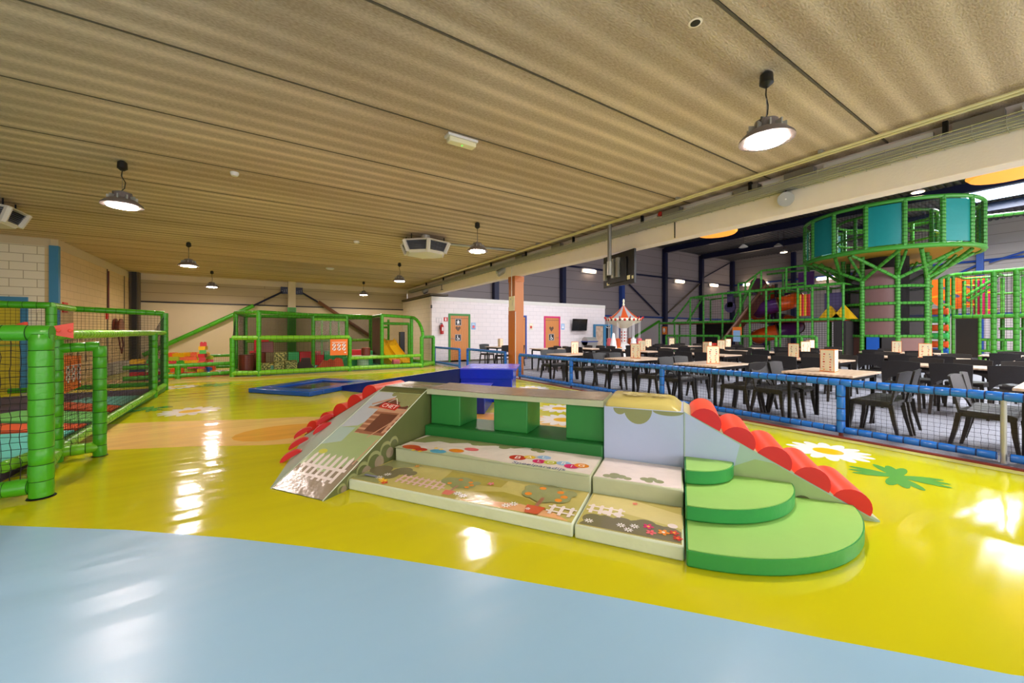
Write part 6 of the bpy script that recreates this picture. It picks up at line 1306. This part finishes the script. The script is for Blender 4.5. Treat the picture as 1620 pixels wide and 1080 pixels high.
m = MB(); m.box(FR-.02, FR+.02, yr(1548), yr(1512), .1, DR-.1, 'mesh_dark'); m.build('mesh_panel', t)
m = MB(); m.box(FR, FR+2.6, yr(1650), yr(1508), DR-.06, DR+.02, 'soft_brick'); m.build('deck_floor', t)
m = MB(); m.box(FR, FR+2.6, yr(1650), yr(1550), .0, .12, 'soft_lime'); m.build('floor_mat', t)
pa, pb = onX(1488, 500, 27.2), onX(1499, 500, 28.1)
posts(t, 'post', [((27.2, pa[1], 0), (27.2, pa[1], 3.9)), ((28.1, pb[1], 0), (28.1, pb[1], 4.1))], .085, .25, 10); posts(t, 'rail', [((27.2, pa[1], 2.65), (28.1, pb[1], 2.65)), ((28.1, pb[1], 2.65), (29, yr(1508), 2.5)), ((27.2, pa[1], 3.9), (28.1, pb[1], 4.1)), ((28.1, pb[1], 4.1), (29, yr(1508), 4.2))], .07)
# roller steps between tower and frame
for k, (z, mm) in enumerate(((2.35, 'soft_orange'), (1.95, 'soft_green'), (1.55, 'soft_orange'), (1.15, 'soft_green'), (.75, 'soft_orange'), (.4, 'soft_blue'))):
    m = MB(); a_, b_ = onX(1475, 500, 27.9), onX(1500, 500, 27.9); m.tube((27.9, a_[1], z), (27.9, b_[1], z), .16, mm, 12); m.build('foam_roller', t)
t = thing('activity_board', (FR+3.2, yr(1512), 2.5), 'orange shield shaped play panel with dark motifs, behind the right climbing frame', 'play panel')
m = MB(); pc = onX(1513, 464, FR+3.2); w_ = 1.0
shp = [(-w_, .95), (w_, .95), (w_, -.4), (.6, -.85), (0, -.95), (-.6, -.85), (-w_, -.4)]
m.prism(shp, lambda p, q_: (FR+3.2, pc[1]+p, pc[2]+q_*.9), lambda p, q_: (FR+3.3, pc[1]+p, pc[2]+q_*.9), 'slide_orange'); A = Art(m, lambda x, y, h: (FR+3.2-h, pc[1]+x, pc[2]+y), .002)
for x, y, r in ((-.5, .3, .2), (.1, -.1, .25), (.5, .35, .18), (-.4, -.4, .2), (.4, -.45, .18)): A.disc(x, y, r, 'vari_purple', r*.4, 12, .4)
A.bar(-.95, .2, .95, -.15, .1, 'ink_orange'); m.build('panel_board', t); m = MB(); m.tube((FR+3.35, pc[1], 0), (FR+3.35, pc[1], pc[2]), .05, HG, 8); m.build('panel_post', t)
t = thing('pink_column', (FR+3, yr(1554), 2.1), 'bright pink padded column with small yellow spikes behind the right frame', 'padded column')
pc = onX(1553, 480, FR+2); m = MB(); m.lathe([(.28, DR+.03), (.28, DR+1.9)], (FR+2, pc[1], 0), 'ink_magenta', 16); m.build('foam_body', t)
for z, s_ in ((2.7, 1), (3.3, -1), (3.7, 1), (2.4, -1)): m = MB(); m.tube((FR+1.9, pc[1], z), (FR+1.75, pc[1]+s_*.55, z+.1), .08, 'slide_yellow', 8, .01); m.build('spike', t)
posts_t = thing('padded_rail', (32, 2, 7), 'green padded rail running from the tower ring to the right wall', 'rail')
posts(posts_t, 'rail', [(cp(ang0+1.9, RR, ZT-.4), (FR+4, -6, ZT-.3))], .08, .3)
t = thing('orange_floor', (22, 6, 0), 'orange and yellow mat at the foot of the round tower', 'mat'); m = MB(); m.ext([(23.0, 3.2), (29, 3.2), (29, 9.2), (23.4, 9.2)], 0, .03, 'floor_orange'); m.build('floor_mat', t)
